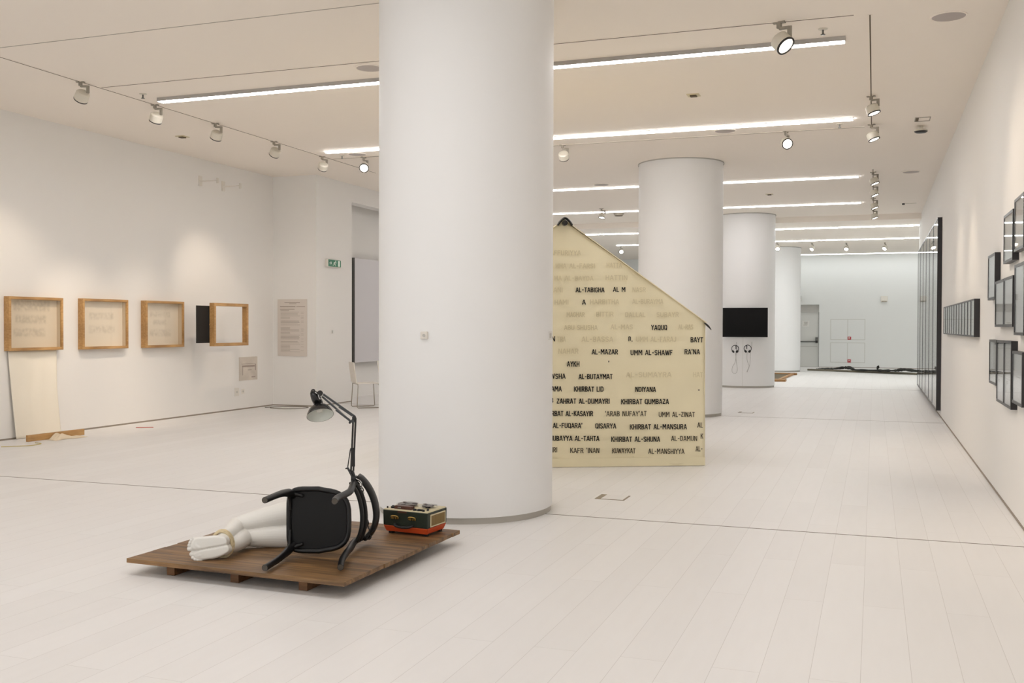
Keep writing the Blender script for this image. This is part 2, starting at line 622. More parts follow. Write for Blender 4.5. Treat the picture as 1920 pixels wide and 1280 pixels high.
COLS = [(-3.262, 7.918), (-3.224, 17.72), (-3.128, 26.497), (-3.125, 35.977)]
CR = 0.735
for k, (cx, cy) in enumerate(COLS):
    bm = nb()
    top = HC if cy < YSTEP else HF
    lathe(bm, [(CR, 0.05), (CR, top)], 96, (cx, cy, 0))
    c = struct('column_%d' % (k + 1), bm, 'column', smooth=True)
    bm = nb()
    lathe(bm, [(CR - 0.012, 0.0), (CR - 0.012, 0.052)], 96, (cx, cy, 0))
    obj('base_ring', bm, 'ring', c, smooth=True)
    bm = nb()
    lathe(bm, [(CR + 0.012, top - 0.02), (CR + 0.012, top)], 96, (cx, cy, 0))
    obj('top_gap', bm, 'reveal', c, smooth=True)
# the tall access door in the third column
cx, cy = COLS[2]
bm = nb()
for ang in (-1.535,):
    p = Vector((cx + (CR + 0.001) * math.cos(ang), cy + (CR + 0.001) * math.sin(ang), 0))
    box(bm, p.x - 0.004, p.x + 0.004, p.y - 0.003, p.y + 0.003, 0.05, 1.32)
obj('door_seam', bm, 'seam', bpy.data.objects['column_3'])

# ------------------------------------------------------------------ ceiling lights
def tube_light(label, x0, x1, y, z, far='tube', group='linear tube lights along the ceiling'):
    t = thing('ceiling_tube_light', label, 'ceiling light', ((x0 + x1) / 2, y, z), 0, group)
    h = (x1 - x0) / 2
    bm = nb()
    proud = far in ('tube', 'tube_near')
    box(bm, -h, h, -0.06, 0.06, -0.045 if proud else -0.008, 0.0)
    obj('housing', bm, 'alu', t)
    bm = nb()
    if proud:
        box(bm, -h + 0.01, h - 0.01, -0.050, 0.050, -0.049, -0.040)
    else:
        box(bm, -h + 0.01, h - 0.01, -0.050, 0.050, -0.024, -0.006)
    obj('diffuser', bm, far, t)
    return t


TL = [
    ('long white tube light above the wooden pallet, closest row to the viewer', -8.5, -0.29, 10.49, HC, 'tube'),
    ('long white tube light in the second row, just past the big front column', -8.5, -0.29, 14.58, HC, 'tube_second'),
    ('long white tube light running to both sides of the second column, high on it', -8.4, -0.30, 20.2, HC, 'tube_mid'),
    ('long white tube light crossing behind the second column just above the tent peak', -8.4, -0.30, 24.45, HC, 'tube_mid'),
    ('white tube light on the lowered far ceiling, next to the third column top', -8.3, 2.3, 28.85, HF, 'tube_far'),
    ('white tube light on the lowered far ceiling, right above four round spotlights', -8.14, 2.6, 32.95, HF, 'tube_far'),
    ('white tube light closest to the far wall above the door', -8.2, 2.8, 39.35, HF, 'tube_end'),
]
for a in TL:
    tube_light(*a)
# unseen rows added above and behind the viewpoint to light the near end
for y in (0.75, 4.85, -4.9):
    tube_light('unseen tube light added above the viewpoint to light the near end of the gallery', -8.5, -0.29, y, HC, 'tube_near')

for y in (31.0, 36.0):  # hidden tubes added round the corner to lift the dim far end
    tube_light('unseen tube light added in the far side room to brighten the far end', 3.0, 6.6, y, HF, 'tube_far')

# recessed tracks
def track(label, a, b):
    a, b = Vector(a), Vector(b)
    t = thing('lighting_track', label, 'lighting track', (*((a + b) / 2), HC), 0, 'recessed lighting tracks')
    d = (b - a) / 2
    w = 0.022
    n = Vector((-d.y, d.x)).normalized() * w
    bm = nb()
    box(bm, -abs(d.x) - abs(n.x), abs(d.x) + abs(n.x), -abs(d.y) - abs(n.y), abs(d.y) + abs(n.y), -0.004, 0)
    obj('rail', bm, 'ceiling', t)
    bm = nb()
    n = n * 0.3
    box(bm, -abs(d.x) - abs(n.x), abs(d.x) + abs(n.x), -abs(d.y) - abs(n.y), abs(d.y) + abs(n.y), -0.0055, -0.0035)
    obj('slot', bm, 'dark_slot', t)


track('long narrow track beside the wall of wooden boxes, five spotlights on it', (-8.79, -4), (-8.79, 16.9))
track('thin cross track just before the closest tube light', (-8.76, 9.76), (-0.2, 9.76))
track('thin cross track just past the second tube light row', (-8.76, 15.25), (-0.15, 15.25))
track('narrow dark track parallel to the wall of black frames', (-0.06, 9.8), (-0.06, 15.4))
track('short track with a bunch of spotlights near the second column line', (-0.045, 19.4), (-0.045, 27.0))


SPOT = {}
def spot_meshes():
    bm = nb(); cyl(bm, (0, 0, -0.05), (0, 0, 0.0), 0.022, 14)
    box(bm, -0.05, 0.05, -0.018, 0.018, -0.012, 0.0)
    SPOT['adapter'] = bm
    bm = nb(); bar(bm, (0, 0, -0.055), (0.085, 0, -0.055), 0.03, 0.02); bar(bm, (0.085, 0, -0.045), (0.085, 0, -0.135), 0.018, 0.034)
    SPOT['bracket'] = bm
    bm = nb()
    lathe(bm, [(0, 0.05), (0.06, 0.05), (0.078, 0.035), (0.08, 0.02), (0.08, -0.055), (0.074, -0.058), (0.0, -0.03)], 36)
    SPOT['housing'] = bm
    bm = nb()
    lathe(bm, [(0.081, -0.05), (0.081, -0.062), (0.066, -0.062), (0.066, -0.05), (0.081, -0.05)], 36)
    SPOT['rim'] = bm
    bm = nb()
    lathe(bm, [(0.0, -0.061), (0.03, -0.061), (0.066, -0.055), (0.066, -0.045), (0.0, -0.045)], 36)
    SPOT['lens'] = bm
    for k, m_, sm in (('adapter', 'spot_grey', 0), ('bracket', 'spot_grey', 0), ('housing', 'spot_white', 1), ('rim', 'black', 1), ('lens', 'lens', 1)):
        bm = SPOT[k]
        bmesh.ops.recalc_face_normals(bm, faces=bm.faces[:])
        me = bpy.data.meshes.new('spotlight_' + k)
        bm.to_mesh(me); bm.free()
        me.materials.append(M[m_])
        if sm:
            for p in me.polygons:
                p.use_smooth = True
            me.set_sharp_from_angle(angle=math.radians(35))
        SPOT[k] = me
    me = SPOT['lens'].copy(); me.materials.clear(); me.materials.append(M['lens_dim']); SPOT['lens_dim'] = me
spot_meshes()


def spotlight(label, x, y, z, aim, rot=0.0, power=SPOT_W, dim=False, color=(1.0, 0.83, 0.65), blend=1.0, size=84, hz=0.165, scale=1.0, group='white round spotlights on the ceiling tracks'):
    t = thing('track_spotlight', label, 'spotlight', (x, y, z), rot, group)
    t.scale = (scale,) * 3
    for k in ('adapter', 'bracket'):
        o = bpy.data.objects.new(k, SPOT[k]); COL.objects.link(o); o.parent = t
    h = bpy.data.objects.new('housing', SPOT['housing']); COL.objects.link(h); h.parent = t
    d = Matrix.Rotation(-rot, 3, 'Z') @ Vector(aim).normalized()
    h.location = (0.02, 0, -hz)
    h.rotation_mode = 'QUATERNION'
    h.rotation_quaternion = Vector((0, 0, -1)).rotation_difference(d)
    for k in ('rim', 'lens'):
        o = bpy.data.objects.new(k, SPOT['lens_dim' if (k == 'lens' and dim) else k]); COL.objects.link(o); o.parent = h
    if power:
        ld = bpy.data.lights.new('spot_beam', 'SPOT')
        ld.energy = power
        ld.color = color
        ld.spot_size = math.radians(size)
        ld.spot_blend = blend
        ld.shadow_soft_size = 0.06
        lo = bpy.data.objects.new('spot_beam', ld); COL.objects.link(lo); lo.parent = h
        lo.location = (0, 0, -0.075)
    return t


toL = lambda s=1.0, f=0.0: (-0.62 * s, f, -0.78)
toR = lambda s=1.0, f=0.0: (0.42 * s, f, -0.9)
spotlight('white spotlight pointing down at the wall of wooden boxes, closest of its track', -8.79, 9.45, HC, (-2.1, 0.9, -2.2), 0.4, power=SPOT_W * 2.3, size=44, blend=0.9)
spotlight('white track spotlight hanging between the closest tube light and the wooden boxes wall', -8.79, 10.75, HC, (-2.1, 1.1, -3.3), 0.2, power=SPOT_W * 3.8, size=42, blend=0.9)
spotlight('white track spotlight, third along the track on the wooden boxes side', -8.79, 12.02, HC, (-2.1, 1.2, -3.2), 0.3, power=SPOT_W * 2.5, size=42, blend=0.9)
spotlight('white track spotlight, fourth along the track above the black board', -8.79, 13.5, HC, (-2.1, 1.2, -2.2), 0.3, power=SPOT_W * 2.6, size=44, blend=0.9)
spotlight('white track spotlight tilted to the corner of the wooden boxes wall', -8.79, 14.95, HC, (-1.9, 1.7, -2.6), 1.0, power=SPOT_W * 0.5, size=50)
spotlight('glowing spotlight peeking out at the edge of the big front column', -8.17, 15.25, HC, (0.35, -0.85, -0.5), 1.2, power=SPOT_W * 0.3)
spotlight('white spotlight with a black rim overlapping the end of the closest tube light', -0.86, 9.76, HC, (0.62, -0.35, -0.72), -0.2, power=SPOT_W * 2.0, scale=1.15, size=75)
spotlight('round spotlight with its glowing face turned to the viewer, ahead of the second column', -1.24, 15.25, HC, (0.35, -0.86, -0.42), 1.2, power=SPOT_W * 0.3)
spotlight('pale spotlight turned away, between the big front column and the second column', -4.65, 15.25, HC, (-0.1, 0.75, -0.65), 0.4, power=SPOT_W * 0.5, dim=True)
spotlight('white spotlight hanging at the middle of the narrow dark track', -0.06, 13.25, HC, (0.31, -0.10, -0.95), -0.3, power=SPOT_W * 1.7, size=58)
spotlight('white spotlight hanging at the far end of the narrow dark track', -0.06, 15.1, HC, (0.34, -0.10, -0.94), -0.3, power=SPOT_W * 1.5, size=58)
for y in (7.6, 5.6, 3.6):  # unseen spots added for warm bounce onto the front column
    spotlight('unseen spotlight added over the viewpoint to warm the wall of black frames', -0.06, y, HC, (0.34, 0.1, -0.94), -0.3, power=SPOT_W * 1.1, size=70, color=(1, 0.88, 0.72))
for nm, y in (('first and lowest-hanging', 19.75), ('second', 21.5), ('third', 23.8), ('last and smallest', 26.0)):
    spotlight('white spotlight in the bunch on the short track, ' + nm + ' of the bunch', -0.045, y, HC, (0.34, -0.1, -0.94), -0.3, power=SPOT_W * 0.45, size=58)
spotlight('small spotlight seen above the sloping edge of the tent, close to the tent peak', -6.26, 23.8, HC, (-0.1, -0.25, -0.9), 0.3, power=SPOT_W * 0.5)
spotlight('small bright round spotlight between the tent slope and the second column', -8.15, 33.6, HF, (0.3, -0.8, -0.35), 1.2, power=SPOT_W * 0.2, color=(1, 0.95, 0.9))
FARG = (('half hidden by the third column', -2.98, 33.65), ('next to the third column', -1.92, 34.1), ('third in the row', -0.875, 34.4), ('closest to the big black frame', 0.3, 34.6))
for i, (nm, x, y) in enumerate(FARG):
    spotlight('small spotlight of the far row of four, the one ' + nm, x, y, HF, (0.1 - 0.1 * i, -0.7, -0.6) if i % 2 == 0 else (-0.35, -0.62, -0.6), 1.2, power=SPOT_W * 0.35, color=(1, 0.95, 0.9))


# ------------------------------------------------------------------ things in the ceiling
def ceiling_speaker(label, x, y, r=0.16):
    t = thing('ceiling_speaker', label, 'speaker', (x, y, HC), 0, 'round ceiling speakers')
    bm = nb(); lathe(bm, [(r, 0), (r, -0.008), (r * 0.93, -0.01), (r * 0.9, -0.004)], 40); obj('rim', bm, 'ceiling', t, smooth=True)
    bm = nb(); lathe(bm, [(0, -0.006), (r * 0.9, -0.006), (r * 0.9, -0.003), (0, -0.003)], 40); obj('grille', bm, 'speaker', t, smooth=True)


for lb, x, y in (('round grey ceiling speaker near the top of the wall of black frames', 0.62, 10.09),
                 ('round grey ceiling speaker half hidden by the big front column', -5.28, 10.0),
                 ('round grey ceiling speaker beside the second tube light, by the big front column', -8.13, 14.96),
                 ('round grey ceiling speaker below the second tube light, ahead of the second column', -2.07, 14.91),
                 ('round grey ceiling speaker touching the third tube light beside the second column', -5.2, 19.76),
                 ('thin round ceiling speaker past the bunch of spotlights, toward the black frame wall', 0.61, 19.95)):
    ceiling_speaker(lb, x, y)


def sprinkler(label, x, y):
    t = thing('ceiling_sprinkler', label, 'sprinkler', (x, y, HC), 0, 'small ceiling sprinklers')
    bm = nb(); lathe(bm, [(0.045, 0), (0.045, -0.006), (0.02, -0.012), (0, -0.012)], 20); obj('rosette', bm, 'spot_white', t, smooth=True)
    bm = nb(); cyl(bm, (0, 0, -0.01), (0, 0, -0.055), 0.009, 10); lathe(bm, [(0, -0.05), (0.022, -0.054), (0.022, -0.058), (0, -0.06)], 14); obj('nozzle', bm, 'dark_steel', t)


for lb, x, y in (('tiny sprinkler beside the start of the closest tube light', -8.52, 10.2),
                 ('tiny sprinkler above the end of the closest tube light', -0.485, 10.12),
                 ('tiny sprinkler below the end of the second tube light', -0.48, 14.92),
                 ('tiny sprinkler between the second tube light and a ceiling speaker', -8.42, 14.97)):
    sprinkler(lb, x, y)


def downlight(label, x, y):
    t = thing('square_downlight', label, 'downlight', (x, y, HC), 0, 'small square downlights')
    bm = nb(); box(bm, -0.075, 0.075, -0.075, 0.075, -0.008, 0); obj('plate', bm, 'cream', t)
    bm = nb(); box(bm, -0.04, 0.04, -0.04, 0.04, -0.022, -0.007); obj('opening', bm, 'dark_slot', t)


downlight('small square fitting in the ceiling over the wooden boxes', -9.88, 12.7)
downlight('small square fitting in the ceiling between the first two tube lights', -2.12, 12.48)
downlight('small square fitting in the ceiling between tube lights, past the second column', -2.15, 22.35)

t = thing('smoke_detector', 'round white smoke detector hanging beside a small ceiling hatch', 'smoke detector', (0.6, 15.45, HC))
bm = nb(); lathe(bm, [(0, -0.01), (0.03, -0.01), (0.03, -0.05), (0.085, -0.055), (0.09, -0.075), (0.05, -0.09), (0, -0.09)], 28); obj('body', bm, 'spot_white', t, smooth=True)
bm = nb(); lathe(bm, [(0.088, -0.078), (0.092, -0.078), (0.07, -0.096), (0.0, -0.096)], 28); obj('sensor_ring', bm, 'black', t, smooth=True)
t = thing('ceiling_hatch', 'small rectangular hatch in the ceiling beside the smoke detector', 'hatch', (0.6, 14.95, HC))
bm = frame_bm(-0.1, 0.1, -0.14, 0.14, 0.012, -0.006, 0, lambda a, b, d: (a, b, d)); obj('frame', bm, 'spot_grey', t)
bm = nb(); box(bm, -0.088, -0.05, -0.12, 0.12, -0.005, 0); obj('louvre', bm, 'dark_slot', t)
t = thing('ceiling_sensor', 'tiny dark sensor on the ceiling beyond the bunch of spotlights', 'sensor', (0.61, 25.0, HC))
bm = nb(); lathe(bm, [(0.03, 0), (0.03, -0.03), (0, -0.035)], 16); obj('eye', bm, 'black', t, smooth=True)
bm = nb(); box(bm, 0.03, 0.28, -0.02, 0.02, -0.01, 0); obj('mount', bm, 'spot_white', t)
t = thing('smoke_box', 'small dark rectangular detector on the ceiling, above the tent beside the second column', 'detector', (-6.1, 24.9, HC))
bm = nb(); lathe(bm, [(0.13, 0), (0.13, -0.02), (0.1, -0.06), (0, -0.06)], 20); obj('housing', bm, 'spot_grey', t, smooth=True)
bm = nb(); lathe(bm, [(0.1, -0.058), (0.1, -0.07), (0, -0.075)], 20); obj('sensor', bm, 'dark_slot', t, smooth=True)

# ------------------------------------------------------------------ wall of the wooden boxes
def band_mat(name, bands, base, ink):
    """Cloth with soft grey bands of writing: bands = (z centre, z half, y0, y1) in object coordinates."""
    m = bpy.data.materials.new(name)
    m.use_nodes = True
    nt = m.node_tree
    L = nt.links.new
    b = nt.nodes['Principled BSDF']
    b.inputs['Roughness'].default_value = 0.9
    tc = nt.nodes.new('ShaderNodeTexCoord')
    sp = nt.nodes.new('ShaderNodeSeparateXYZ')
    L(tc.outputs['Object'], sp.inputs[0])
    n = nt.nodes.new('ShaderNodeTexNoise')
    n.inputs['Scale'].default_value = 22
    n.inputs['Detail'].default_value = 4
    L(tc.outputs['Object'], n.inputs['Vector'])
    acc = None

    def math_(op, a, v=None, b2=None):
        q = nt.nodes.new('ShaderNodeMath')
        q.operation = op
        q.use_clamp = True
        L(a, q.inputs[0])
        if b2 is not None:
            L(b2, q.inputs[1])
        else:
            q.inputs[1].default_value = v
        return q.outputs[0]

    def ramp(src, lo, hi):
        q = nt.nodes.new('ShaderNodeMapRange')
        q.interpolation_type = 'SMOOTHSTEP'
        q.inputs['From Min'].default_value = lo
        q.inputs['From Max'].default_value = hi
        L(src, q.inputs['Value'])
        return q.outputs[0]
    for zc, zh, y0, y1 in bands:
        a = ramp(sp.outputs['Z'], zc - zh - 0.03, zc - zh + 0.02)
        c = ramp(sp.outputs['Z'], zc + zh + 0.03, zc + zh - 0.02)
        e = ramp(sp.outputs['Y'], y0 - 0.02, y0 + 0.03)
        g = ramp(sp.outputs['Y'], y1 + 0.03, y1 - 0.02)
        p = math_('MULTIPLY', math_('MULTIPLY', math_('MULTIPLY', a, b2=c), b2=e), b2=g)
        acc = p if acc is None else math_('MAXIMUM', acc, b2=p)
    acc = math_('MULTIPLY', acc, b2=ramp(n.outputs['Fac'], 0.2, 0.75))
    mx = nt.nodes.new('ShaderNodeMix')
    mx.data_type = 'RGBA'
    L(acc, mx.inputs['Factor'])
    mx.inputs['A'].default_value = (*lin(base), 1)
    mx.inputs['B'].default_value = (*lin(ink), 1)
    L(mx.outputs['Result'], b.inputs['Base Color'])
    return m


def shadow_box(label, y0, y1, z0, z1, depth, bands, base, ink, w=0.034, glass=True, off=0.0):
    ym, zm = (y0 + y1) / 2, (z0 + z1) / 2
    t = thing('wooden_box_frame', label, 'picture frame', (XL, ym, zm), 0, 'pale wooden box frames')
    hy, hz = (y1 - y0) / 2, (z1 - z0) / 2
    bm = frame_bm(-hy, hy, -hz, hz, w, off + 0.001, off + depth, lambda a, b, d: (d, a, b))
    obj('frame', bm, 'oak', t, bevel=0.003)
    bm = frame_bm(-hy + w - 0.008, hy - w + 0.008, -hz + w - 0.008, hz - w + 0.008, 0.014, off + depth - 0.022, off + depth - 0.008, lambda a, b, d: (d, a, b))
    obj('inner_lip', bm, 'oak', t)
    if bands is not None:
        bm = frame_bm(-hy + w - 0.001, hy - w + 0.001, -hz + w - 0.001, hz - w + 0.001, 0.005, off + 0.002, off + depth - 0.022, lambda a, b, d: (d, a, b))
        obj('lining', bm, 'lining', t)
        bm = nb(); box(bm, off + 0.004, off + 0.012, -hy + w * 0.6, hy - w * 0.6, -hz + w * 0.6, hz - w * 0.6)
        obj('written_cloth', bm, band_mat('written_cloth', bands, base, ink), t)
    if glass:
        bm = nb(); box(bm, off + depth - 0.018, off + depth - 0.014, -hy + w * 0.9, hy - w * 0.9, -hz + w * 0.9, hz - w * 0.9)
        obj('glass', bm, 'case_glass', t)
    return t


shadow_box('wooden box frame with a cloth hanging out below it to the floor', 10.343, 11.293, 1.194, 1.925, 0.097,
           [(0.06, 0.05, -0.30, 0.24), (-0.12, 0.05, -0.33, 0.22), (0.25, 0.07, -0.34, 0.3)], (222, 208, 188), (198, 184, 164))
shadow_box('wooden box frame with two grey bands of writing, second along the wall', 11.671, 12.617, 1.187, 1.931, 0.097,
           [(0.12, 0.045, -0.27, 0.24), (-0.08, 0.05, -0.28, 0.26)], (234, 222, 206), (214, 202, 186))
shadow_box('wooden box frame with three grey bands of writing, beside the black board', 13.009, 13.937, 1.184, 1.933, 0.110,
           [(0.16, 0.04, -0.28, 0.22), (0.03, 0.035, -0.2, 0.12), (-0.14, 0.05, -0.28, 0.24)], (234, 222, 206), (214, 202, 186))
shadow_box('empty wooden box frame standing off the wall, next to the black board', 14.148, 15.123, 1.193, 1.920, 0.10, None, None, None, w=0.047, glass=False, off=0.45)
t = bpy.data.objects['wooden_box_frame.003']
bm = nb()
for z in (-0.25, 0.25):
    bar(bm, (0.001, 0.17, z), (0.455, -0.464, z), 0.014, 0.014)
bar(bm, (0.43, -0.455, 0.0), (0.455, -0.455, 0.0), 0.02, 0.02)
obj('wall_mount', bm, 'oak', t)
bm = nb(); box(bm, 0.40, 0.42, -0.25, 0.25, -0.311, 0.311)
o = obj('black_board', bm, 'board_black'); o.location = (XL, 14.11, 1.559)
tag(o, 'flat black board held off the wall, tucked in behind the empty wooden frame', 'board')

# cloth that hangs out of the first box
bm = nb()
nu, nv = 40, 30
G = []
for j in range(nv + 1):
    v = j / nv
    z = 1.19 * (1 - v) + 0.004
    row = []
    ya = 10.38 + 0.10 * v
    yb = 11.23 + (0.10 * max(0, v - 0.45) ** 1.0 if v > 0.45 else 0)
    for i in range(nu + 1):
        u = i / nu
        x = 0.024 + 0.006 * math.sin(u * 21 + v * 2) * (0.4 + 0.6 * v) + 0.008 * math.sin(u * 7 + 1.0) + 0.03 * v * v
        row.append(bm.verts.new((x, ya + (yb - ya) * u - 10.8, z)))
    G.append(row)
for j in range(nv):
    for i in range(nu):
        bm.faces.new((G[j][i], G[j][i + 1], G[j + 1][i + 1], G[j + 1][i]))
o = obj('hanging_cloth', bm, 'cloth', smooth=True, angle=180); o.location = (XL, 10.8, 0)
sm = o.modifiers.new('thickness', 'SOLIDIFY'); sm.thickness = 0.003
tag(o, 'long cream cloth hanging from a wooden box frame down to the floor', 'cloth')
bm = nb(); box(bm, -0.02, 0.02, -0.475, 0.475, 0, 0.085)
o = obj('wooden_plank', bm, 'oak', bevel=0.003); o.location = (-10.49, 10.805, 0); o.rotation_euler = (0, 0, -0.06)
tag(o, 'loose wooden plank lying on edge at the foot of the wall below the cloth', 'plank')
bm = nb()
nu, nv = 26, 12
G = []
for j in range(nv + 1):
    row = []
    for i in range(nu + 1):
        u, v = i / nu * 2 - 1, j / nv * 2 - 1
        e = max(0.0, 1 - (u * u) ** 1.4 - (v * v) ** 1.4)
        h = e ** 0.5 * (0.065 * math.exp(-((u + 0.45) / 0.4) ** 2) + 0.028) * (0.75 + 0.5 * mnoise.noise((u * 3.1, v * 3.3, 2.0))) + 0.004
        row.append(bm.verts.new((v * 0.10 + 0.02 * math.sin(u * 5), u * 0.27, max(0.003, h))))
    G.append(row)
for j in range(nv):
    for i in range(nu):
        bm.faces.new((G[j][i], G[j][i + 1], G[j + 1][i + 1], G[j + 1][i]))
o = obj('crumpled_cloth', bm, 'cloth_light', smooth=True, angle=180); o.location = (-10.33, 10.83, 0.0); o.rotation_euler = (0, 0, -0.16)
sm = o.modifiers.new('thickness', 'SOLIDIFY'); sm.thickness = 0.003; sm.offset = -1
tag(o, 'small crumpled white cloth on the floor against the loose plank', 'cloth')
bm = nb(); tube(bm, spline([(-10.35, 9.75, 0.006), (-10.2, 9.9, 0.006), (-10.12, 10.0, 0.006), (-10.15, 10.2, 0.006), (-10.3, 10.25, 0.006)], 8), 0.005, 6)
tag(obj('yellow_string', bm, 'yellow', smooth=True), 'thin yellowish string on the floor at the edge of the picture', 'string')
bm = nb(); tube(bm, [(-10.42, 12.3, 0.008), (-10.2, 12.42, 0.008)], 0.007, 8); 
tag(obj('pink_stick', bm, 'pink', smooth=True), 'short pinkish stick lying on the floor before the box frames', 'stick')
bm = nb(); tube(bm, spline([(-10.6, 16.15, 0.006), (-10.3, 16.05, 0.006), (-10.05, 16.2, 0.006), (-10.0, 16.5, 0.006), (-10.2, 16.6, 0.006), (-10.5, 16.5, 0.006), (-10.75, 16.2, 0.006)], 8), 0.007, 6)
tag(obj('floor_cable', bm, 'joint', smooth=True), 'thin looped cable on the floor in the corner below the text poster', 'cable')

# print, sockets, brackets
t = thing('unframed_print', 'small greyish print pinned low on the wall beside the empty frame', 'print', (XL, 15.91, 0.745))
bm = nb(); box(bm, 0, 0.006, -0.288, 0.288, -0.216, 0.216); obj('sheet', bm, mat('print_sheet', (202, 193, 182), 0.7, noise=0.1, nscale=4), t)
bm = nb()
for a in ((-0.2, 0.2, 0.03, 0.06), (-0.19, -0.175, -0.12, 0.03), (0.21, 0.235, -0.04, 0.08), (-0.22, 0.22, 0.085, 0.092), (-0.02, 0.1, -0.03, -0.02), (0.1, 0.22, -0.17, -0.15)):
    box(bm, 0.006, 0.008, *a)
obj('drawing', bm, mat('print_drawing', (158, 145, 136), 0.8), t)
for k, (y, lb) in enumerate(((15.55, 'white double socket low on the wall, the larger one'), (15.74, 'white single socket low on the wall, the smaller one'))):
    t = thing('wall_socket', lb + ' below the grey print', 'socket', (XL, y, 0.33))
    h = 0.075 if k == 0 else 0.05
    bm = nb(); box(bm, 0, 0.008, -h * 0.9, h * 0.9, -0.075 if k == 0 else -0.045, 0.075 if k == 0 else 0.045); obj('plate', bm, 'plastic', t, bevel=0.003)
    bm = nb(); cyl(bm, (0.006, 0, 0), (0.010, 0, 0), 0.02, 16); obj('hole', bm, 'plastic_grey', t)
for y, z, lb in ((14.5, 4.015, 'pale metal bracket reaching out high on the wall, farther from the corner'), (15.15, 4.01, 'pale metal bracket reaching out high on the wall, closer to the corner')):
    t = thing('wall_bracket', lb, 'bracket', (XL, y, z), 0, 'wall brackets under the ceiling')
    bm = nb(); box(bm, 0, 0.02, -0.04, 0.04, -0.08, 0.09); obj('plate', bm, 'plastic', t)
    bm = nb(); bar(bm, (0.02, 0, 0), (0.36, 0.0, 0.0), 0.02, 0.018); obj('arm', bm, 'plastic', t)
    bm = nb(); box(bm, 0.35, 0.375, -0.02, 0.02, -0.05, 0.04); obj('end_cap', bm, 'plastic', t)

# text poster on the pier
t = thing('text_poster', 'tall greyish poster printed with lines of text on the short wall', 'poster', (-10.49, 16.735, 1.50))
bm = nb(); box(bm, -0.325, 0.325, -0.006, 0, -0.545, 0.545); obj('sheet', bm, 'poster', t)
bm, bd = nb(), nb()
random.seed(3)
def ln(b, x0, x1, z, h=0.008): box(b, x0, x1, -0.0075, -0.006, z - h / 2, z + h / 2)
ln(bd, -0.17, 0.17, 0.485, .012); ln(bd, -0.07, 0.09, 0.46, .010)
ln(bd, -0.27, 0.07, 0.405, .02); ln(bd, 0.09, 0.28, 0.405, .014); ln(bd, -0.27, 0.05, 0.355, .012); ln(bd, -0.26, -0.07, 0.325, .010)
z = 0.30
while z > -0.47:
    if not (0.13 < z < 0.16 or -0.26 < z < -0.23 or 0.02 < z < 0.04):
        w = random.choice((0.16, 0.15, 0.17, -0.05, 0.12))
        ln(bm if random.random() < .65 else bd, -0.255, w, z, 0.009)
        if random.random() < .6: ln(bm, 0.19, 0.25, z, 0.007)
    z -= 0.0245
obj('text_lines', bm, 'poster_ink', t); obj('bold_text', bd, 'poster_ink_dark', t)

# exit sign on the pier side
t = thing('exit_sign', 'green emergency exit sign box with white running figure', 'sign', (XP, 17.32, 2.755))
bm = nb(); box(bm, 0, 0.06, -0.255, 0.255, -0.075, 0.075); obj('housing', bm, 'plastic', t, bevel=0.004)
bm = nb(); box(bm, 0.06, 0.064, -0.235, 0.245, -0.066, 0.066); obj('green_face', bm, 'sign_green', t)
bm = nb()
S = lambda y0, z0, y1, z1, w=0.014: obox(bm, (0.0655, (y0 + y1) / 2, (z0 + z1) / 2), (1, 0, 0), Vector((0, y1 - y0, z1 - z0)).normalized(), Vector((1, 0, 0)).cross(Vector((0, y1 - y0, z1 - z0)).normalized()), 0.0012, math.hypot(y1 - y0, z1 - z0) / 2, w / 2)
box(bm, 0.0645, 0.0665, 0.13, 0.20, -0.055, 0.055)                       # doorway
lathe(bm, [(0, -0.001), (0.014, -0.001), (0.014, 0.001), (0, 0.001)], 14, (0.0655, 0.035, 0.042), (1, 0, 0))   # head of the figure
S(0.02, 0.022, -0.01, -0.012, .02); S(0.02, 0.022, 0.05, 0.006, .011); S(0.05, 0.006, 0.075, 0.018, .010); S(0.01, 0.024, -0.03, 0.012, .011); S(-0.03, 0.012, -0.045, -0.01, .010)
S(-0.008, -0.01, 0.03, -0.026, .013); S(0.03, -0.026, 0.025, -0.055, .012); S(-0.012, -0.01, -0.035, -0.034, .013); S(-0.035, -0.034, -0.075, -0.036, .012)
S(-0.20, 0.0, -0.12, 0.0, .016); S(-0.12, 0.0, -0.15, 0.028, .014); S(-0.12, 0.0, -0.15, -0.028, .014)          # arrow
obj('running_figure', bm, 'sign_white', t)
bm = nb(); box(bm, 0, 0.012, -0.012, 0.012, -0.03, 0.03); o = obj('wall_hook', bm, 'plastic_grey'); o.location = (XP, 17.33, 1.42); tag(o, 'tiny grey hook alone on the wall below the exit sign', 'hook')

# white panel in the recess
t = thing('white_wall_panel', 'tall white panel with a dark edge on the wall beside the front column', 'panel', (-10.55, 20.0, 1.87))
bm = nb(); box(bm, 0.12, 0.20, -1.05, 1.05, -1.11, 1.11); obj('board', bm, 'panel_white', t, bevel=0.006)
bm = nb(); box(bm, 0.12, 0.195, -1.065, -1.051, -1.112, 1.112); obj('dark_edge', bm, 'dark_steel', t)
bm = nb(); box(bm, 0, 0.121, -0.8, 0.8, -0.8, 0.8); obj('mount', bm, 'dark_steel', t)

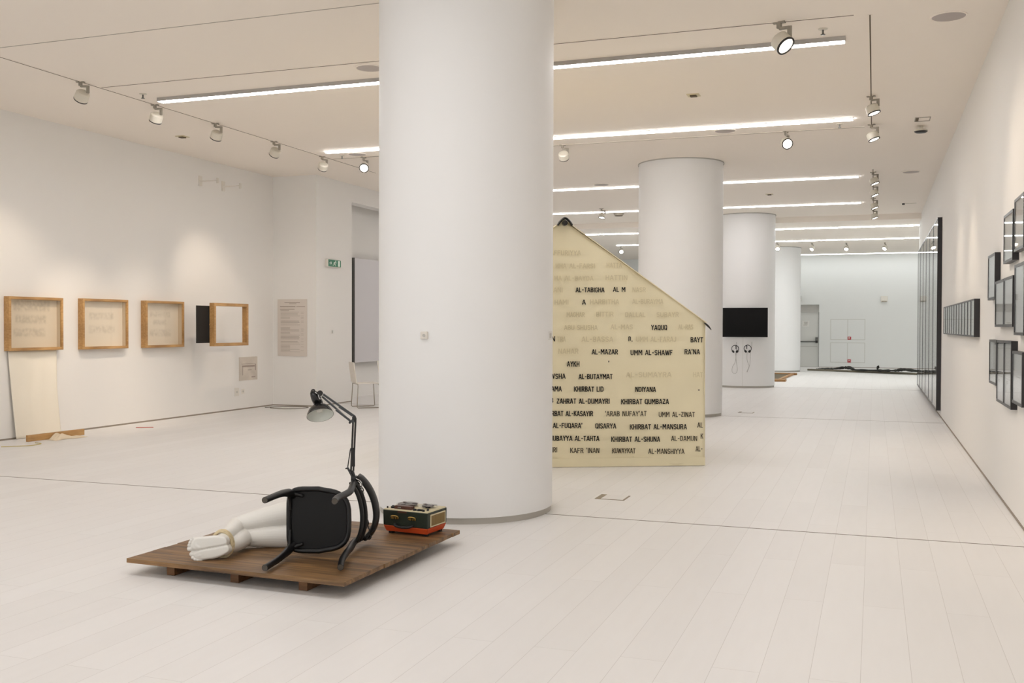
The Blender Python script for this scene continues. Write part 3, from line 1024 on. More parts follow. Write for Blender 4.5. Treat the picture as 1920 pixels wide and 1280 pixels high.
# white chairs
def wire_chair(label, x, y, rz):
    t = thing('white_chair', label, 'chair', (x, y, 0), rz, 'white sled-base chairs')
    bm = nb(); prism(bm, [(-0.21, -0.2), (0.21, -0.2), (0.21, 0.2), (-0.21, 0.2)], 0.455, 0.475, lambda a, b, h: (a, b, h - 0.02 * (1 - (a / 0.21) ** 2) * 0)); obj('seat', bm, 'chair_white', t, bevel=0.01)
    bm = nb()
    prism(bm, [(-0.235, 0.48), (-0.215, 0.47), (-0.265, 0.86), (-0.285, 0.86)], -0.19, 0.19, lambda a, b, h: (a, h, b)); obj('backrest', bm, 'chair_white', t, bevel=0.006)
    for s in (-1, 1):
        bm = nb()
        P = [(0.2, s * 0.2, 0.455), (0.21, s * 0.205, 0.4), (0.235, s * 0.22, 0.03), (0.225, s * 0.22, 0.012), (-0.2, s * 0.22, 0.012), (-0.22, s * 0.22, 0.03), (-0.2, s * 0.205, 0.4), (-0.2, s * 0.2, 0.455)]
        tube(bm, P, 0.009, 8); obj('leg', bm, 'rod', t, smooth=True)
    bm = nb(); tube(bm, [(-0.2, -0.2, 0.45), (-0.2, 0.2, 0.45)], 0.008, 8); tube(bm, [(0.2, -0.2, 0.45), (0.2, 0.2, 0.45)], 0.008, 8); obj('stretcher', bm, 'rod', t, smooth=True)
    return t
wire_chair('white chair with thin metal sled legs, fully in view beside the panel', -9.03, 16.95, 0.75)
wire_chair('white chair with thin metal sled legs, half hidden by the front column', -8.88, 17.75, 0.45)


# ------------------------------------------------------------------ wall of the black frames
def black_frame(label, y0, y1, z0, z1, depth=0.05, w=0.022, pic='print_grey', group=None, name='framed_drawing', marks=None):
    ym, zm = (y0 + y1) / 2, (z0 + z1) / 2
    t = thing(name, label, 'picture frame', (XR, ym, zm), 0, group)
    hy, hz = (y1 - y0) / 2, (z1 - z0) / 2
    fn = lambda a, b, d: (-d, a, b)
    obj('frame', frame_bm(-hy, hy, -hz, hz, w, 0.001, depth, fn), 'frame_black', t)
    bm = nb(); box(bm, -depth * 0.75, -0.004, -hy + w * 0.7, hy - w * 0.7, -hz + w * 0.7, hz - w * 0.7); obj('picture', bm, pic, t)
    bm = nb(); box(bm, -depth + 0.003, -depth + 0.006, -hy + w * 0.8, hy - w * 0.8, -hz + w * 0.8, hz - w * 0.8); obj('glass', bm, 'glass', t)
    if marks:
        bm = nb()
        for (a0, a1, b0, b1) in marks:
            box(bm, -depth * 0.75 - 0.001, -depth * 0.75, a0, a1, b0, b1)
        obj('drawing', bm, mat('pencil_drawing', (98, 96, 98), 0.8), t)
    return t


GC = 'small black frames hung in a loose cluster'
black_frame('black frame farthest out of the cluster, alone at the height of the exit reflections', 10.22, 10.815, 1.81, 2.238, group=GC)
black_frame('black frame high in the cluster with three bright tube reflections on its glass', 8.97, 9.58, 2.09, 2.50, group=GC)
black_frame('highest black frame of the cluster, cut by the picture edge', 8.34, 8.885, 2.143, 2.557, group=GC)
black_frame('black frame in the middle row of the cluster, first of the two that touch', 9.54, 10.18, 1.552, 1.964, group=GC)
black_frame('black frame in the middle row of the cluster, second of the two that touch', 8.93, 9.53, 1.553, 1.966, group=GC)
black_frame('tallest black frame of the cluster middle row, cut by the picture edge', 8.28, 8.835, 1.488, 2.038, group=GC)
black_frame('shortest of the three touching black frames in the bottom row of the cluster', 10.04, 10.63, 1.02, 1.432, group=GC, marks=[(-0.28, 0.28, -0.075, -0.065), (-0.28, 0.1, -0.105, -0.09)])
black_frame('middle one of the three touching black frames in the bottom row of the cluster', 9.48, 10.0, 0.887, 1.434, group=GC, marks=[(-0.1, 0.24, -0.045, -0.037), (0.12, 0.24, -0.1, -0.07)])
black_frame('last of the three touching black frames in the bottom row, closest to the viewer', 8.98, 9.475, 0.886, 1.438, group=GC, marks=[(0.06, 0.2, -0.09, -0.06), (0.15, 0.22, -0.16, -0.09), (-0.22, 0.2, -0.05, -0.044)])
black_frame('black frame at the bottom of the cluster, cut by the picture edge', 8.34, 8.915, 0.951, 1.363, group=GC, marks=[(-0.1, 0.15, -0.0, 0.01)])

ORD = ['first', 'second', 'third', 'fourth', 'fifth', 'sixth', 'seventh', 'eighth', 'ninth', 'tenth', 'eleventh', 'twelfth']
GR = 'square black frames in a tight row'
ya, yb, n = 12.10, 17.30, 12
for i in range(n):
    a = ya + (yb - ya) * i / n
    b = ya + (yb - ya) * (i + 1) / n
    black_frame('square black frame in the tight row, %s counted from the cluster side' % ORD[i], a + 0.002, b - 0.002, 1.44, 1.862, depth=0.06, w=0.018, pic='print_light', group=GR)
GB = 'tall black-framed panels standing side by side'
ya, yb, n = 18.80, 27.05, 6
for i in range(n):
    a = ya + (yb - ya) * i / n
    b = ya + (yb - ya) * (i + 1) / n
    black_frame('floor-to-ceiling black-framed glass panel, %s counted from the small frames' % ORD[i], a + 0.002, b - 0.002, 0.11, 3.435, depth=0.075, w=0.03, pic='print_light', group=GB, name='tall_glazed_panel')

# ------------------------------------------------------------------ canvas tent
TB = Vector((-1.770, 11.262, 0))           # foot of its right front corner
TA = math.radians(25.9)
TW, TE, TP, TD = 3.17, 1.592, 2.70, 2.3    # width, eave, peak, depth
tent = thing('canvas_tent', 'beige canvas house tent stencilled with rows of village names', 'tent', TB, TA)
# front: local x runs from the right corner to the left (negative), z up, depth along +y
def front_y(u, v):
    return 0.010 * math.sin(u * 2.3 + v * 1.7) + 0.006 * math.sin(u * 6 - v * 3.1) + 0.012 * math.exp(-((v - 0.12) / 0.1) ** 2) * math.sin(u * 5)
bm = nb()
nu, nv = 72, 54
G = []
for i in range(nu + 1):
    u = -TW * i / nu
    top = TE + (TP - TE) * (1 - abs(u + TW / 2) / (TW / 2))
    row = []
    for j in range(nv + 1):
        v = 0.006 + (top - 0.006) * j / nv
        row.append(bm.verts.new((u + 0.006 * math.sin(v * 4), front_y(u, v), v)))
    G.append(row)
for i in range(nu):
    for j in range(nv):
        bm.faces.new((G[i][j], G[i + 1][j], G[i + 1][j + 1], G[i][j + 1]))
o = obj('front_panel', bm, 'canvas', tent, smooth=True, angle=180)
s = o.modifiers.new('thickness', 'SOLIDIFY'); s.thickness = 0.006
bm = nb()
for x in (0.0, -TW):
    box(bm, x - 0.004, x + 0.004, 0.0, TD, 0.005, TE)
obj('side_wall', bm, 'canvas', tent)
bm = nb(); prism(bm, [(0, 0.005), (0, TE), (-TW / 2, TP), (-TW, TE), (-TW, 0.005)], TD, TD + 0.006, lambda a, b, h: (a, h, b)); obj('back_panel', bm, 'canvas', tent)
bm = nb()
prism(bm, [(0.012, TE - 0.005), (-TW / 2, TP + 0.005), (-TW - 0.012, TE - 0.005), (-TW - 0.012, TE + 0.004), (-TW / 2, TP + 0.014), (0.012, TE + 0.004)], -0.012, TD + 0.01, lambda a, b, h: (a, h, b))
obj('roof', bm, 'canvas_edge', tent)
bm = nb(); prism(bm, [(0.003, 0.004), (0.003, 0.10), (-TW - 0.003, 0.10), (-TW - 0.003, 0.004)], -0.022, -0.014, lambda a, b, h: (a + 0.0, h, b + 0.0)); obj('hem', bm, 'canvas', tent)
bm = nb(); cyl(bm, (-TW / 2, -0.06, TP - 0.03), (-TW / 2, TD + 0.06, TP - 0.03), 0.028, 16); obj('ridge_pole', bm, 'black', tent, smooth=True)
# dark strap bent over the ridge and the loose strap at the eave
bm = nb()
sl = Vector((TW / 2, 0, TE - TP)).normalized()
pk = Vector((-TW / 2, -0.035, TP + 0.012))
sl2 = Vector((-sl.x, 0, sl.z))
tube(bm, spline([tuple(pk + sl2 * 0.098 + Vector((0, 0, -0.012))), tuple(pk + sl2 * 0.06 + Vector((0, 0, 0.012))), tuple(pk + Vector((0, 0, 0.012))), tuple(pk + sl * 0.06 + Vector((0, 0, 0.012))), tuple(pk + sl * 0.098 + Vector((0, 0, -0.012)))], 6), 0.017, 10, flat=(0.75, 1.6))
obj('ridge_strap', bm, 'black', tent, smooth=True)
bm = nb(); tube(bm, spline([(-0.01, -0.01, TE - 0.005, 0.012), (0.02, -0.015, TE - 0.03, 0.018), (0.045, -0.015, TE - 0.055, 0.014), (0.066, -0.015, TE - 0.082, 0.005)], 5), 0.02, 10, flat=(0.6, 1.2))
obj('eave_strap', bm, 'black', tent, smooth=True)

# stencil alphabet: width and strokes on a unit-high cell, with the bridges of a stencil left open
GL = {
    'A': (.62, [[(.03, 0), (.12, .36)], [(.155, .5), (.29, 1)], [(.33, 1), (.60, 0)], [(.22, .32), (.42, .32)]]),
    'B': (.58, [[(.06, 0), (.06, 1)], [(.19, .94), (.38, .94), (.49, .84), (.49, .64), (.38, .54), (.19, .54)], [(.19, .46), (.40, .46), (.52, .36), (.52, .16), (.40, .06), (.19, .06)]]),
    'D': (.60, [[(.06, 0), (.06, 1)], [(.20, .94), (.38, .94), (.53, .78), (.53, .22), (.38, .06), (.20, .06)]]),
    'F': (.52, [[(.06, 0), (.06, 1)], [(.18, .94), (.50, .94)], [(.18, .52), (.44, .52)]]),
    'G': (.60, [[(.53, .80), (.44, .94), (.18, .94), (.06, .80), (.06, .54)], [(.06, .44), (.06, .20), (.18, .06), (.42, .06), (.54, .18), (.54, .46), (.36, .46)]]),
    'H': (.60, [[(.06, 0), (.06, 1)], [(.54, 0), (.54, 1)], [(.17, .5), (.43, .5)]]),
    'I': (.14, [[(.07, 0), (.07, 1)]]),
    'J': (.46, [[(.40, 1), (.40, .2), (.30, .06), (.12, .06), (.05, .18)]]),
    'K': (.58, [[(.06, 0), (.06, 1)], [(.53, 1), (.18, .52)], [(.26, .56), (.56, 0)]]),
    'L': (.48, [[(.06, 0), (.06, 1)], [(.18, .06), (.47, .06)]]),
    'M': (.74, [[(.06, 0), (.06, 1)], [(.13, .98), (.36, .38), (.61, .98)], [(.68, 1), (.68, 0)]]),
    'N': (.62, [[(.06, 0), (.06, 1)], [(.12, .98), (.50, .04)], [(.56, 0), (.56, 1)]]),
    'Q': (.62, [[(.26, .94), (.18, .94), (.06, .80), (.06, .20), (.18, .06), (.26, .06)], [(.36, .94), (.44, .94), (.56, .80), (.56, .20), (.44, .06), (.36, .06)], [(.38, .26), (.60, -.04)]]),
    'R': (.58, [[(.06, 0), (.06, 1)], [(.19, .94), (.40, .94), (.51, .82), (.51, .62), (.40, .50), (.19, .50)], [(.33, .42), (.55, 0)]]),
    'S': (.56, [[(.50, .80), (.40, .94), (.18, .94), (.07, .82), (.07, .64), (.18, .54), (.26, .52)], [(.32, .49), (.40, .46), (.50, .36), (.50, .18), (.40, .06), (.16, .06), (.06, .18)]]),
    'T': (.56, [[(.01, .94), (.22, .94)], [(.34, .94), (.55, .94)], [(.28, 0), (.28, 1)]]),
    'U': (.60, [[(.06, 1), (.06, .20), (.18, .06), (.26, .06)], [(.36, .06), (.42, .06), (.54, .20), (.54, 1)]]),
    'W': (.84, [[(.03, 1), (.20, .02)], [(.25, .02), (.41, .90)], [(.45, .90), (.59, .02)], [(.64, .02), (.81, 1)]]),
    'Y': (.58, [[(.03, 1), (.26, .50)], [(.55, 1), (.32, .50)], [(.29, .42), (.29, 0)]]),
    'Z': (.54, [[(.04, .94), (.50, .94)], [(.48, .86), (.07, .14)], [(.05, .06), (.51, .06)]]),
    'n': (.42, [[(.06, 0), (.06, .92), (.18, 1), (.30, .98), (.38, .84), (.38, .1)]]),
    ',': (.18, [[(.10, .02), (.12, -.14)]]),
    "'": (.16, [[(.09, 1.04), (.06, .76)]]),
    '-': (.42, [[(.06, .48), (.38, .48)]]),
    ' ': (.34, []),
}
GAP = 0.15


def stencil(bm, s, u0, u1, v0, v1, h, w):
    nat = sum(GL[c][0] + GAP for c in s) - GAP
    k = (u1 - u0) / nat
    x = 0.0
    for c in s:
        gw, strokes = GL[c]
        jit = (random.random() - 0.5) * 0.04 * h
        for st in strokes:
            for a, b in zip(st, st[1:]):
                p = Vector((u0 + (x + a[0]) * k, a[1] * h))
                q = Vector((u0 + (x + b[0]) * k, b[1] * h))
                d = (q - p)
                if d.length < 1e-6:
                    continue
                d.normalize()
                n = Vector((-d.y, d.x)) * (w / 2)
                e = d * (w * 0.18)
                f = (p + q) / 2
                base = v0 + (v1 - v0) * ((f.x - u0) / max(1e-4, u1 - u0)) + jit
                cs = [p - e - n, q + e - n, q + e + n, p - e + n]
                vs_ = []
                for t_ in cs:
                    vs_.append(bm.verts.new((t_.x, front_y(t_.x, base + t_.y) - 0.0155, base + t_.y)))
                bm.faces.new(vs_)
        x += gw + GAP


TEXT = [('AL-TABIGHA', -1.46, -1.142, 1.919, 1.921, 0.05, 0),
('AL M', -1.042, -0.905, 1.927, 1.928, 0.05, 0),
('A', -1.387, -1.352, 1.786, 1.786, 0.05, 0),
('YAQUQ', -0.613, -0.436, 1.509, 1.509, 0.054, 0),
('N', -1.726, -1.69, 1.382, 1.382, 0.054, 0),
('n,', -0.869, -0.825, 1.387, 1.387, 0.046, 0),
('BAYT', -0.163, -0.024, 1.374, 1.374, 0.054, 0),
('AL-MAZAR', -1.278, -0.989, 1.239, 1.239, 0.054, 0),
('UMM AL-SHAWF', -0.845, -0.371, 1.231, 1.231, 0.054, 0),
("RA'NA", -0.231, -0.06, 1.24, 1.24, 0.054, 0),
('AYKH', -1.554, -1.418, 1.108, 1.107, 0.054, 0),
("'", -1.094, -1.085, 1.112, 1.112, 0.054, 0),
('AWSHA', -1.777, -1.573, 0.974, 0.973, 0.054, 0),
('AL-BUTAYMAT', -1.423, -1.049, 0.969, 0.968, 0.054, 0),
('AMA', -1.727, -1.614, 0.836, 0.835, 0.054, 0),
('KHIRBAT LID', -1.474, -1.15, 0.832, 0.831, 0.054, 0),
('NDIYANA', -0.791, -0.56, 0.826, 0.825, 0.054, 0),
('-', -0.08, -0.058, 0.817, 0.817, 0.055, 0),
('B', -1.734, -1.706, 0.712, 0.712, 0.054, 0),
('ZAHRAT AL-DUMAYRI', -1.666, -1.082, 0.701, 0.698, 0.054, 0),
('KHIRBAT QUMBAZA', -0.951, -0.411, 0.692, 0.689, 0.054, 0),
('RBAT AL-KASAYIR', -1.721, -1.266, 0.565, 0.562, 0.054, 0),
("'ARAB NUFAY'AT", -1.13, -0.664, 0.561, 0.558, 0.054, 1),
('UMM AL-ZINAT', -0.523, -0.115, 0.547, 0.544, 0.054, 1),
("AL-FUQARA'", -1.705, -1.383, 0.433, 0.431, 0.054, 0),
('QISARYA', -1.237, -1.009, 0.427, 0.425, 0.054, 0),
('KHIRBAT AL-MANSURA', -0.85, -0.208, 0.413, 0.408, 0.054, 0),
('AL', -0.085, -0.024, 0.427, 0.426, 0.055, 1),
('HUBAYYA AL-TAHTA', -1.738, -1.196, 0.294, 0.289, 0.054, 0),
('KHIRBAT AL-SHUNA', -1.06, -0.511, 0.28, 0.275, 0.054, 0),
('AL-DAMUN', -0.382, -0.09, 0.281, 0.279, 0.054, 1),
('K', -0.047, -0.021, 0.303, 0.303, 0.055, 1),
('BIRI', -1.748, -1.66, 0.169, 0.168, 0.054, 1),
("KAFR 'INAN", -1.515, -1.193, 0.16, 0.156, 0.054, 1),
('KUWAYKAT', -1.047, -0.787, 0.151, 0.148, 0.054, 1),
('AL-MANSHIYYA', -0.64, -0.239, 0.143, 0.138, 0.054, 1),
('AL-', -0.105, -0.027, 0.164, 0.163, 0.055, 1),
('AFFURIYYA', -1.741, -1.406, 2.321, 2.325, 0.05, 2),
('HHA AL-FARSI', -1.683, -1.25, 2.179, 2.183, 0.05, 2),
('HATTA', -1.116, -0.947, 2.193, 2.194, 0.05, 2),
('HA AL-BAYDA', -1.694, -1.266, 2.046, 2.049, 0.05, 2),
('HATTIN', -1.127, -0.882, 2.056, 2.058, 0.05, 2),
('ANI', -1.705, -1.607, 1.917, 1.918, 0.05, 2),
('NASR', -0.823, -0.677, 1.926, 1.927, 0.05, 2),
('HAMI', -1.693, -1.543, 1.784, 1.785, 0.05, 2),
('HARBITHA', -1.3, -0.975, 1.789, 1.791, 0.05, 2),
('AL-BURAYMA', -0.823, -0.482, 1.796, 1.798, 0.05, 2),
('MAGHAR', -1.56, -1.363, 1.648, 1.649, 0.05, 2),
('BITTIR', -1.23, -1.038, 1.655, 1.656, 0.05, 2),
('DALLAL', -0.904, -0.681, 1.65, 1.651, 0.05, 2),
('SUBAYR', -0.552, -0.305, 1.652, 1.653, 0.051, 2),
('ABU SHUSHA', -1.588, -1.218, 1.508, 1.508, 0.05, 2),
('AL-MAS', -1.067, -0.821, 1.516, 1.516, 0.05, 2),
('AL-RAS', -0.304, -0.138, 1.518, 1.518, 0.051, 2),
('TIRA', -1.665, -1.574, 1.378, 1.379, 0.054, 2),
('AL-BASSA', -1.393, -1.042, 1.379, 1.379, 0.054, 2),
('UMM AL-FARAJ', -0.78, -0.332, 1.379, 1.38, 0.054, 2),
('NAHAR', -1.651, -1.431, 1.246, 1.246, 0.054, 2),
('AL-SUMAYRA', -0.896, -0.383, 0.988, 0.987, 0.054, 2),
('HAT', -0.131, -0.025, 0.986, 0.986, 0.054, 2)]
random.seed(5)
for part, kind, w, m_ in (('black_lettering', 0, 0.0094, 'ink'), ('worn_lettering', 1, 0.0078, 'ink_thin'), ('faded_lettering', 2, 0.009, 'ink_faint')):
    bm = nb()
    for s, u0, u1, v0, v1, h, k in TEXT:
        if k == kind:
            stencil(bm, s, u0, u1, v0, v1, h, w)
    o = obj(part, bm, m_, tent)
    for p in o.data.polygons:
        pass

# ------------------------------------------------------------------ the pallet and what lies on it
PZ, PW, PD, PM = 0.100, 1.553, 1.569, 0.711
pal = thing('wooden_pallet', 'low platform of worn brown planks on short wooden feet', 'platform', (-3.580, 5.0315, 0), -0.0285)
hx = PW / 2
def deck(y0, y1):
    bm = nb()
    n = 6 if y1 - y0 < 0.75 else 7
    rows = [y0 + (y1 - y0) * k / n for k in range(n + 1)]
    for a, b in zip(rows, rows[1:]):
        box(bm, -hx + random.uniform(-0.005, 0.005), hx + random.uniform(-0.005, 0.005), a + 0.0005, b - 0.0005, PZ - 0.026, PZ + random.uniform(-0.0012, 0.0008))
    return bm
random.seed(11)
obj('deck', deck(0, PM - 0.003), 'deck', pal, bevel=0.0015)
obj('deck', deck(PM + 0.003, PD), 'deck', pal, bevel=0.0015)
for xc in (-4.09, -3.614, -3.132):
    bm = nb(); box(bm, xc - 0.03 - pal.location.x, xc + 0.03 - pal.location.x, 0.085, PD - 0.12, 0.0, PZ - 0.026)
    obj('foot', bm, 'deck_edge', pal, bevel=0.003)

# ---- white sculpture: legs lying on their side, soles to the viewer
# local axes: x = picture right, y = away from the viewer, z = up
VR = Vector((_cy, _sy, 0))
VF = Vector((-_sy, _cy, 0))
def vpt(px, py, d):
    """(x, y, z) in axes turned with the view, for placing the lying figure and the lamp."""
    p = at(px, py, d)
    return Vector((p.dot(VR), p.dot(VF), p.z))

def capsule(bm, p, q, r0, r1, seg=20, squash=None):
    """Tapered capsule with rounded ends."""
    p, q = Vector(p), Vector(q)
    L = (q - p).length
    prof = []
    for k in range(7):
        a = -PI / 2 + PI / 2 * k / 6
        prof.append((r0 * math.cos(a), r0 * math.sin(a)))
    for k in range(1, 8):
        a = PI / 2 * k / 7
        if k == 1:
            prof.append((r1, L))
        prof.append((r1 * math.cos(a), L + r1 * math.sin(a)))
    prof = [(max(0, a), b) for a, b in prof]
    prof[0] = (0, prof[0][1]); prof[-1] = (0, prof[-1][1])
    lathe(bm, prof, seg, p, (q - p))

def chain(bm, pts):
    """Soft limb: a spline of (x, y, z, radius) turned into overlapping capsules."""
    S_ = spline(pts, 9)
    for a, b in zip(S_, S_[1:]):
        capsule(bm, a[:3], b[:3], a[3], b[3], 28)

def V(px, py, d, r):
    return (*vpt(px, py, d), r)

bm = nb()
# upper leg: pelvis - thigh - knee - shin - ankle - heel
up_hip, up_knee, up_ank, up_heel = V(592, 949, 6.74, .128), V(445, 985, 6.58, .057), V(420, 1006, 6.30, .040), V(420, 1014, 6.24, .036)
chain(bm, [V(620, 956, 6.74, .125), up_hip, V(545, 962, 6.66, .092), V(495, 973, 6.61, .076), V(469, 979, 6.59, .067), up_knee])
chain(bm, [V(444, 985, 6.58, .057), V(438, 992, 6.50, .055), V(430, 1000, 6.40, .050), up_ank, up_heel])
# lower leg
lo_hip, lo_knee, lo_ank, lo_heel = V(596, 990, 6.70, .118), V(462, 1008, 6.55, .056), V(430, 1024, 6.30, .038), V(422, 1030, 6.24, .035)
chain(bm, [V(618, 985, 6.72, .118), lo_hip, V(545, 1003, 6.62, .080), V(505, 1005, 6.58, .070), lo_knee])
chain(bm, [V(458, 1008, 6.54, .056), V(452, 1012, 6.47, .058), V(442, 1018, 6.38, .052), lo_ank, lo_heel])
# buttock and waist
chain(bm, [V(590, 956, 6.72, .13), V(606, 966, 6.73, .135), V(620, 974, 6.76, .122)])
# feet: heel, outer and inner edge, ball, five toes each
def foot(heel, rows, toes):
    for a in rows:
        chain(bm, a)
    for a in toes:
        chain(bm, a)
def row(d, *pts):
    return [V(x, y, d + dd, r) for x, y, dd, r in pts]
def sole(outline, d, rings):
    """Foot pad from its outline; rings = (depth behind d, shrink along, shrink across)."""
    cx_ = sum(p[0] for p in outline) / len(outline)
    n = len(outline)
    xs = [p[0] for p in outline]
    mid = {}
    RR = []
    for dd, kx, ky in rings:
        ring = []
        for x, y in outline:
            near = [p[1] for p in outline if abs(p[0] - x) < 9]
            my = (min(near) + max(near)) / 2
            ring.append(bm.verts.new(vpt(cx_ + (x - cx_) * kx, my + (y - my) * ky, d + dd)))
        RR.append(ring)
    bm.faces.new(list(reversed(RR[0]))); bm.faces.new(RR[-1])
    for A, B in zip(RR, RR[1:]):
        for i in range(n):
            bm.faces.new((A[i], A[(i + 1) % n], B[(i + 1) % n], B[i]))
RINGS = [(0.0, .93, .70), (0.005, .97, .88), (0.014, 1.0, 1.0), (0.032, 1.0, 1.0), (0.055, .95, .85)]
UD = 6.19
OU = [(426.5, 1013), (424, 1008), (418.6, 1005), (406, 1003.3), (385, 1004.7), (368, 1006), (362.5, 1010), (360, 1016), (358.5, 1022), (357.5, 1028), (362.6, 1032), (376.8, 1031), (393.5, 1027.4), (410, 1024.8), (423, 1021.8), (426.5, 1018)]
OL = [(431, 1028.6), (429.5, 1024), (424.5, 1021.6), (410, 1024.4), (393.5, 1027.2), (376, 1030.6), (367, 1033.6), (362.5, 1036.5), (361, 1040.5), (363, 1045), (369, 1048.6), (377, 1050), (389, 1048.8), (406, 1046), (418.6, 1041), (428.6, 1035)]
sole(spline(OU, 3, closed=True), UD, RINGS)
sole(spline(OL, 3, closed=True), UD + .002, RINGS)
foot(None, [
    row(UD, (416, 1013.5, .030, .0260), (412, 1014, .029, .0240)),
    row(UD, (374, 1025, .018, .0215), (368, 1020, .018, .0200), (371, 1013, .019, .0185)),
    row(UD, (418, 1012, .07, .034), (398, 1014, .06, .030), (374, 1018, .045, .022)),
], [
    row(UD, (362, 1027.6, .022, .0150), (355.0, 1028.4, .016, .0150)),
    row(UD, (360, 1021.3, .020, .0110), (354.6, 1021.9, .012, .0112)),
    row(UD, (361, 1016.2, .020, .0105), (356.2, 1016.8, .012, .0106)),
    row(UD, (363, 1012.2, .020, .0100), (358.6, 1012.2, .012, .0100)),
    row(UD, (366.5, 1009.4, .020, .0098), (362.2, 1008.6, .012, .0096)),
])
LD = 6.192
foot(None, [
    row(LD, (421, 1029.5, .031, .0260), (415, 1032, .029, .0235)),
    row(LD, (377, 1040.5, .018, .0200), (371, 1041.5, .018, .0185)),
    row(LD, (421, 1030, .07, .032), (400, 1035, .06, .028), (380, 1041, .04, .020)),
], [
    row(LD, (366, 1038.5, .020, .0148), (359.4, 1038.6, .014, .0148)),
    row(LD, (367, 1044.6, .016, .0106), (361.4, 1045.2, .008, .0106)),
    row(LD, (371, 1047.2, .016, .0100), (365.8, 1048.4, .008, .0101)),
    row(LD, (376, 1048.4, .018, .0096), (371.0, 1050.0, .008, .0096)),
    row(LD, (381, 1048.6, .020, .0092), (376.6, 1050.6, .010, .0092)),
])
tmp = obj('raw_legs', bm, 'plaster')
rm = tmp.modifiers.new('union', 'REMESH'); rm.mode = 'VOXEL'; rm.voxel_size = 0.0032; rm.use_smooth_shade = True
sm = tmp.modifiers.new('soft', 'SMOOTH'); sm.factor = 0.5; sm.iterations = 4
dg = bpy.context.evaluated_depsgraph_get()
me = bpy.data.meshes.new_from_object(tmp.evaluated_get(dg))
raw = tmp.data
bpy.data.objects.remove(tmp); bpy.data.meshes.remove(raw)
zmin = min(v.co.z for v in me.vertices)
print('LEGS zmin', zmin)
base = vpt(500, 1020, 6.5); base.z = 0
for v in me.vertices:
    v.co -= base
    v.co.z = max(v.co.z, PZ + 0.001)
    v.co.z -= PZ
for p in me.polygons:
    p.use_smooth = True
me.name = 'reclining_legs'
me.materials.clear(); me.materials.append(M['plaster'])
legs = bpy.data.objects.new('reclining_legs_sculpture', me); COL.objects.link(legs)
legs.location = VR * base.x + VF * base.y + Vector((0, 0, PZ)); legs.rotation_euler = (0, 0, YAW)
tag(legs, 'white sculpture of bare legs lying bent on the platform, soles outward, ankles bound', 'sculpture')

# rope round the ankles: three turns of a twisted cord
ang = V(418, 1019, 6.285, 0)
c = Vector(ang[:3]) - base; c.z = ang[2] - PZ
rope = thing('ankle_rope', 'pale twisted rope wound around both white ankles', 'rope', legs.location, YAW)
ax = Vector((0.16, 0.95, 0.10)).normalized()
e1 = (Vector((1, 0, 0)) - ax * ax.x).normalized()
e2 = ax.cross(e1)
for k in range(2):
    bm = nb()
    off = ax * (-0.010 + 0.017 * k)
    for st in range(3):
        P = []
        nseg = 190
        for i in range(nseg):
            a = 2 * PI * i / nseg
            tw = a * 21 + st * 2 * PI / 3
            rad = e1 * math.cos(a) + e2 * math.sin(a)
            p = c + off + e1 * ((0.064 + 0.002 * k) * math.cos(a)) + e2 * (0.083 * math.sin(a))
            P.append(tuple(p + rad * (0.0048 * math.cos(tw)) + ax * (0.0048 * math.sin(tw))))
        tube(bm, P, 0.0054, 7, closed=True)
    obj('coil', bm, 'rope', rope, smooth=True, angle=180)

# ---- black bentwood chair tipped on its side, underside to the viewer
CH_A = math.radians(0)
FX = Vector((-0.945, -0.327, 0)).normalized()     # chair front, to the left of the picture
UPC = Vector((-FX.y * -1, 0, 0))
UPC = Vector((FX.y, -FX.x, 0))                    # chair up axis, away from the viewer
SIDE = Vector((0, 0, 1))
seat_c = at(599, 973.5, 6.33)
chair = thing('bentwood_chair', 'black bentwood chair tipped on its side with its underside facing out', 'chair', (seat_c.x, seat_c.y, seat_c.z))
def ch(x, y, z):
    """Chair coordinates (x across, y to the front, z up from the floor of the chair; seat at 0.45)."""
    return SIDE * x + FX * y + UPC * (z - 0.45)
def chr_(pts):
    return [(*ch(*p[:3]), p[3]) for p in pts]
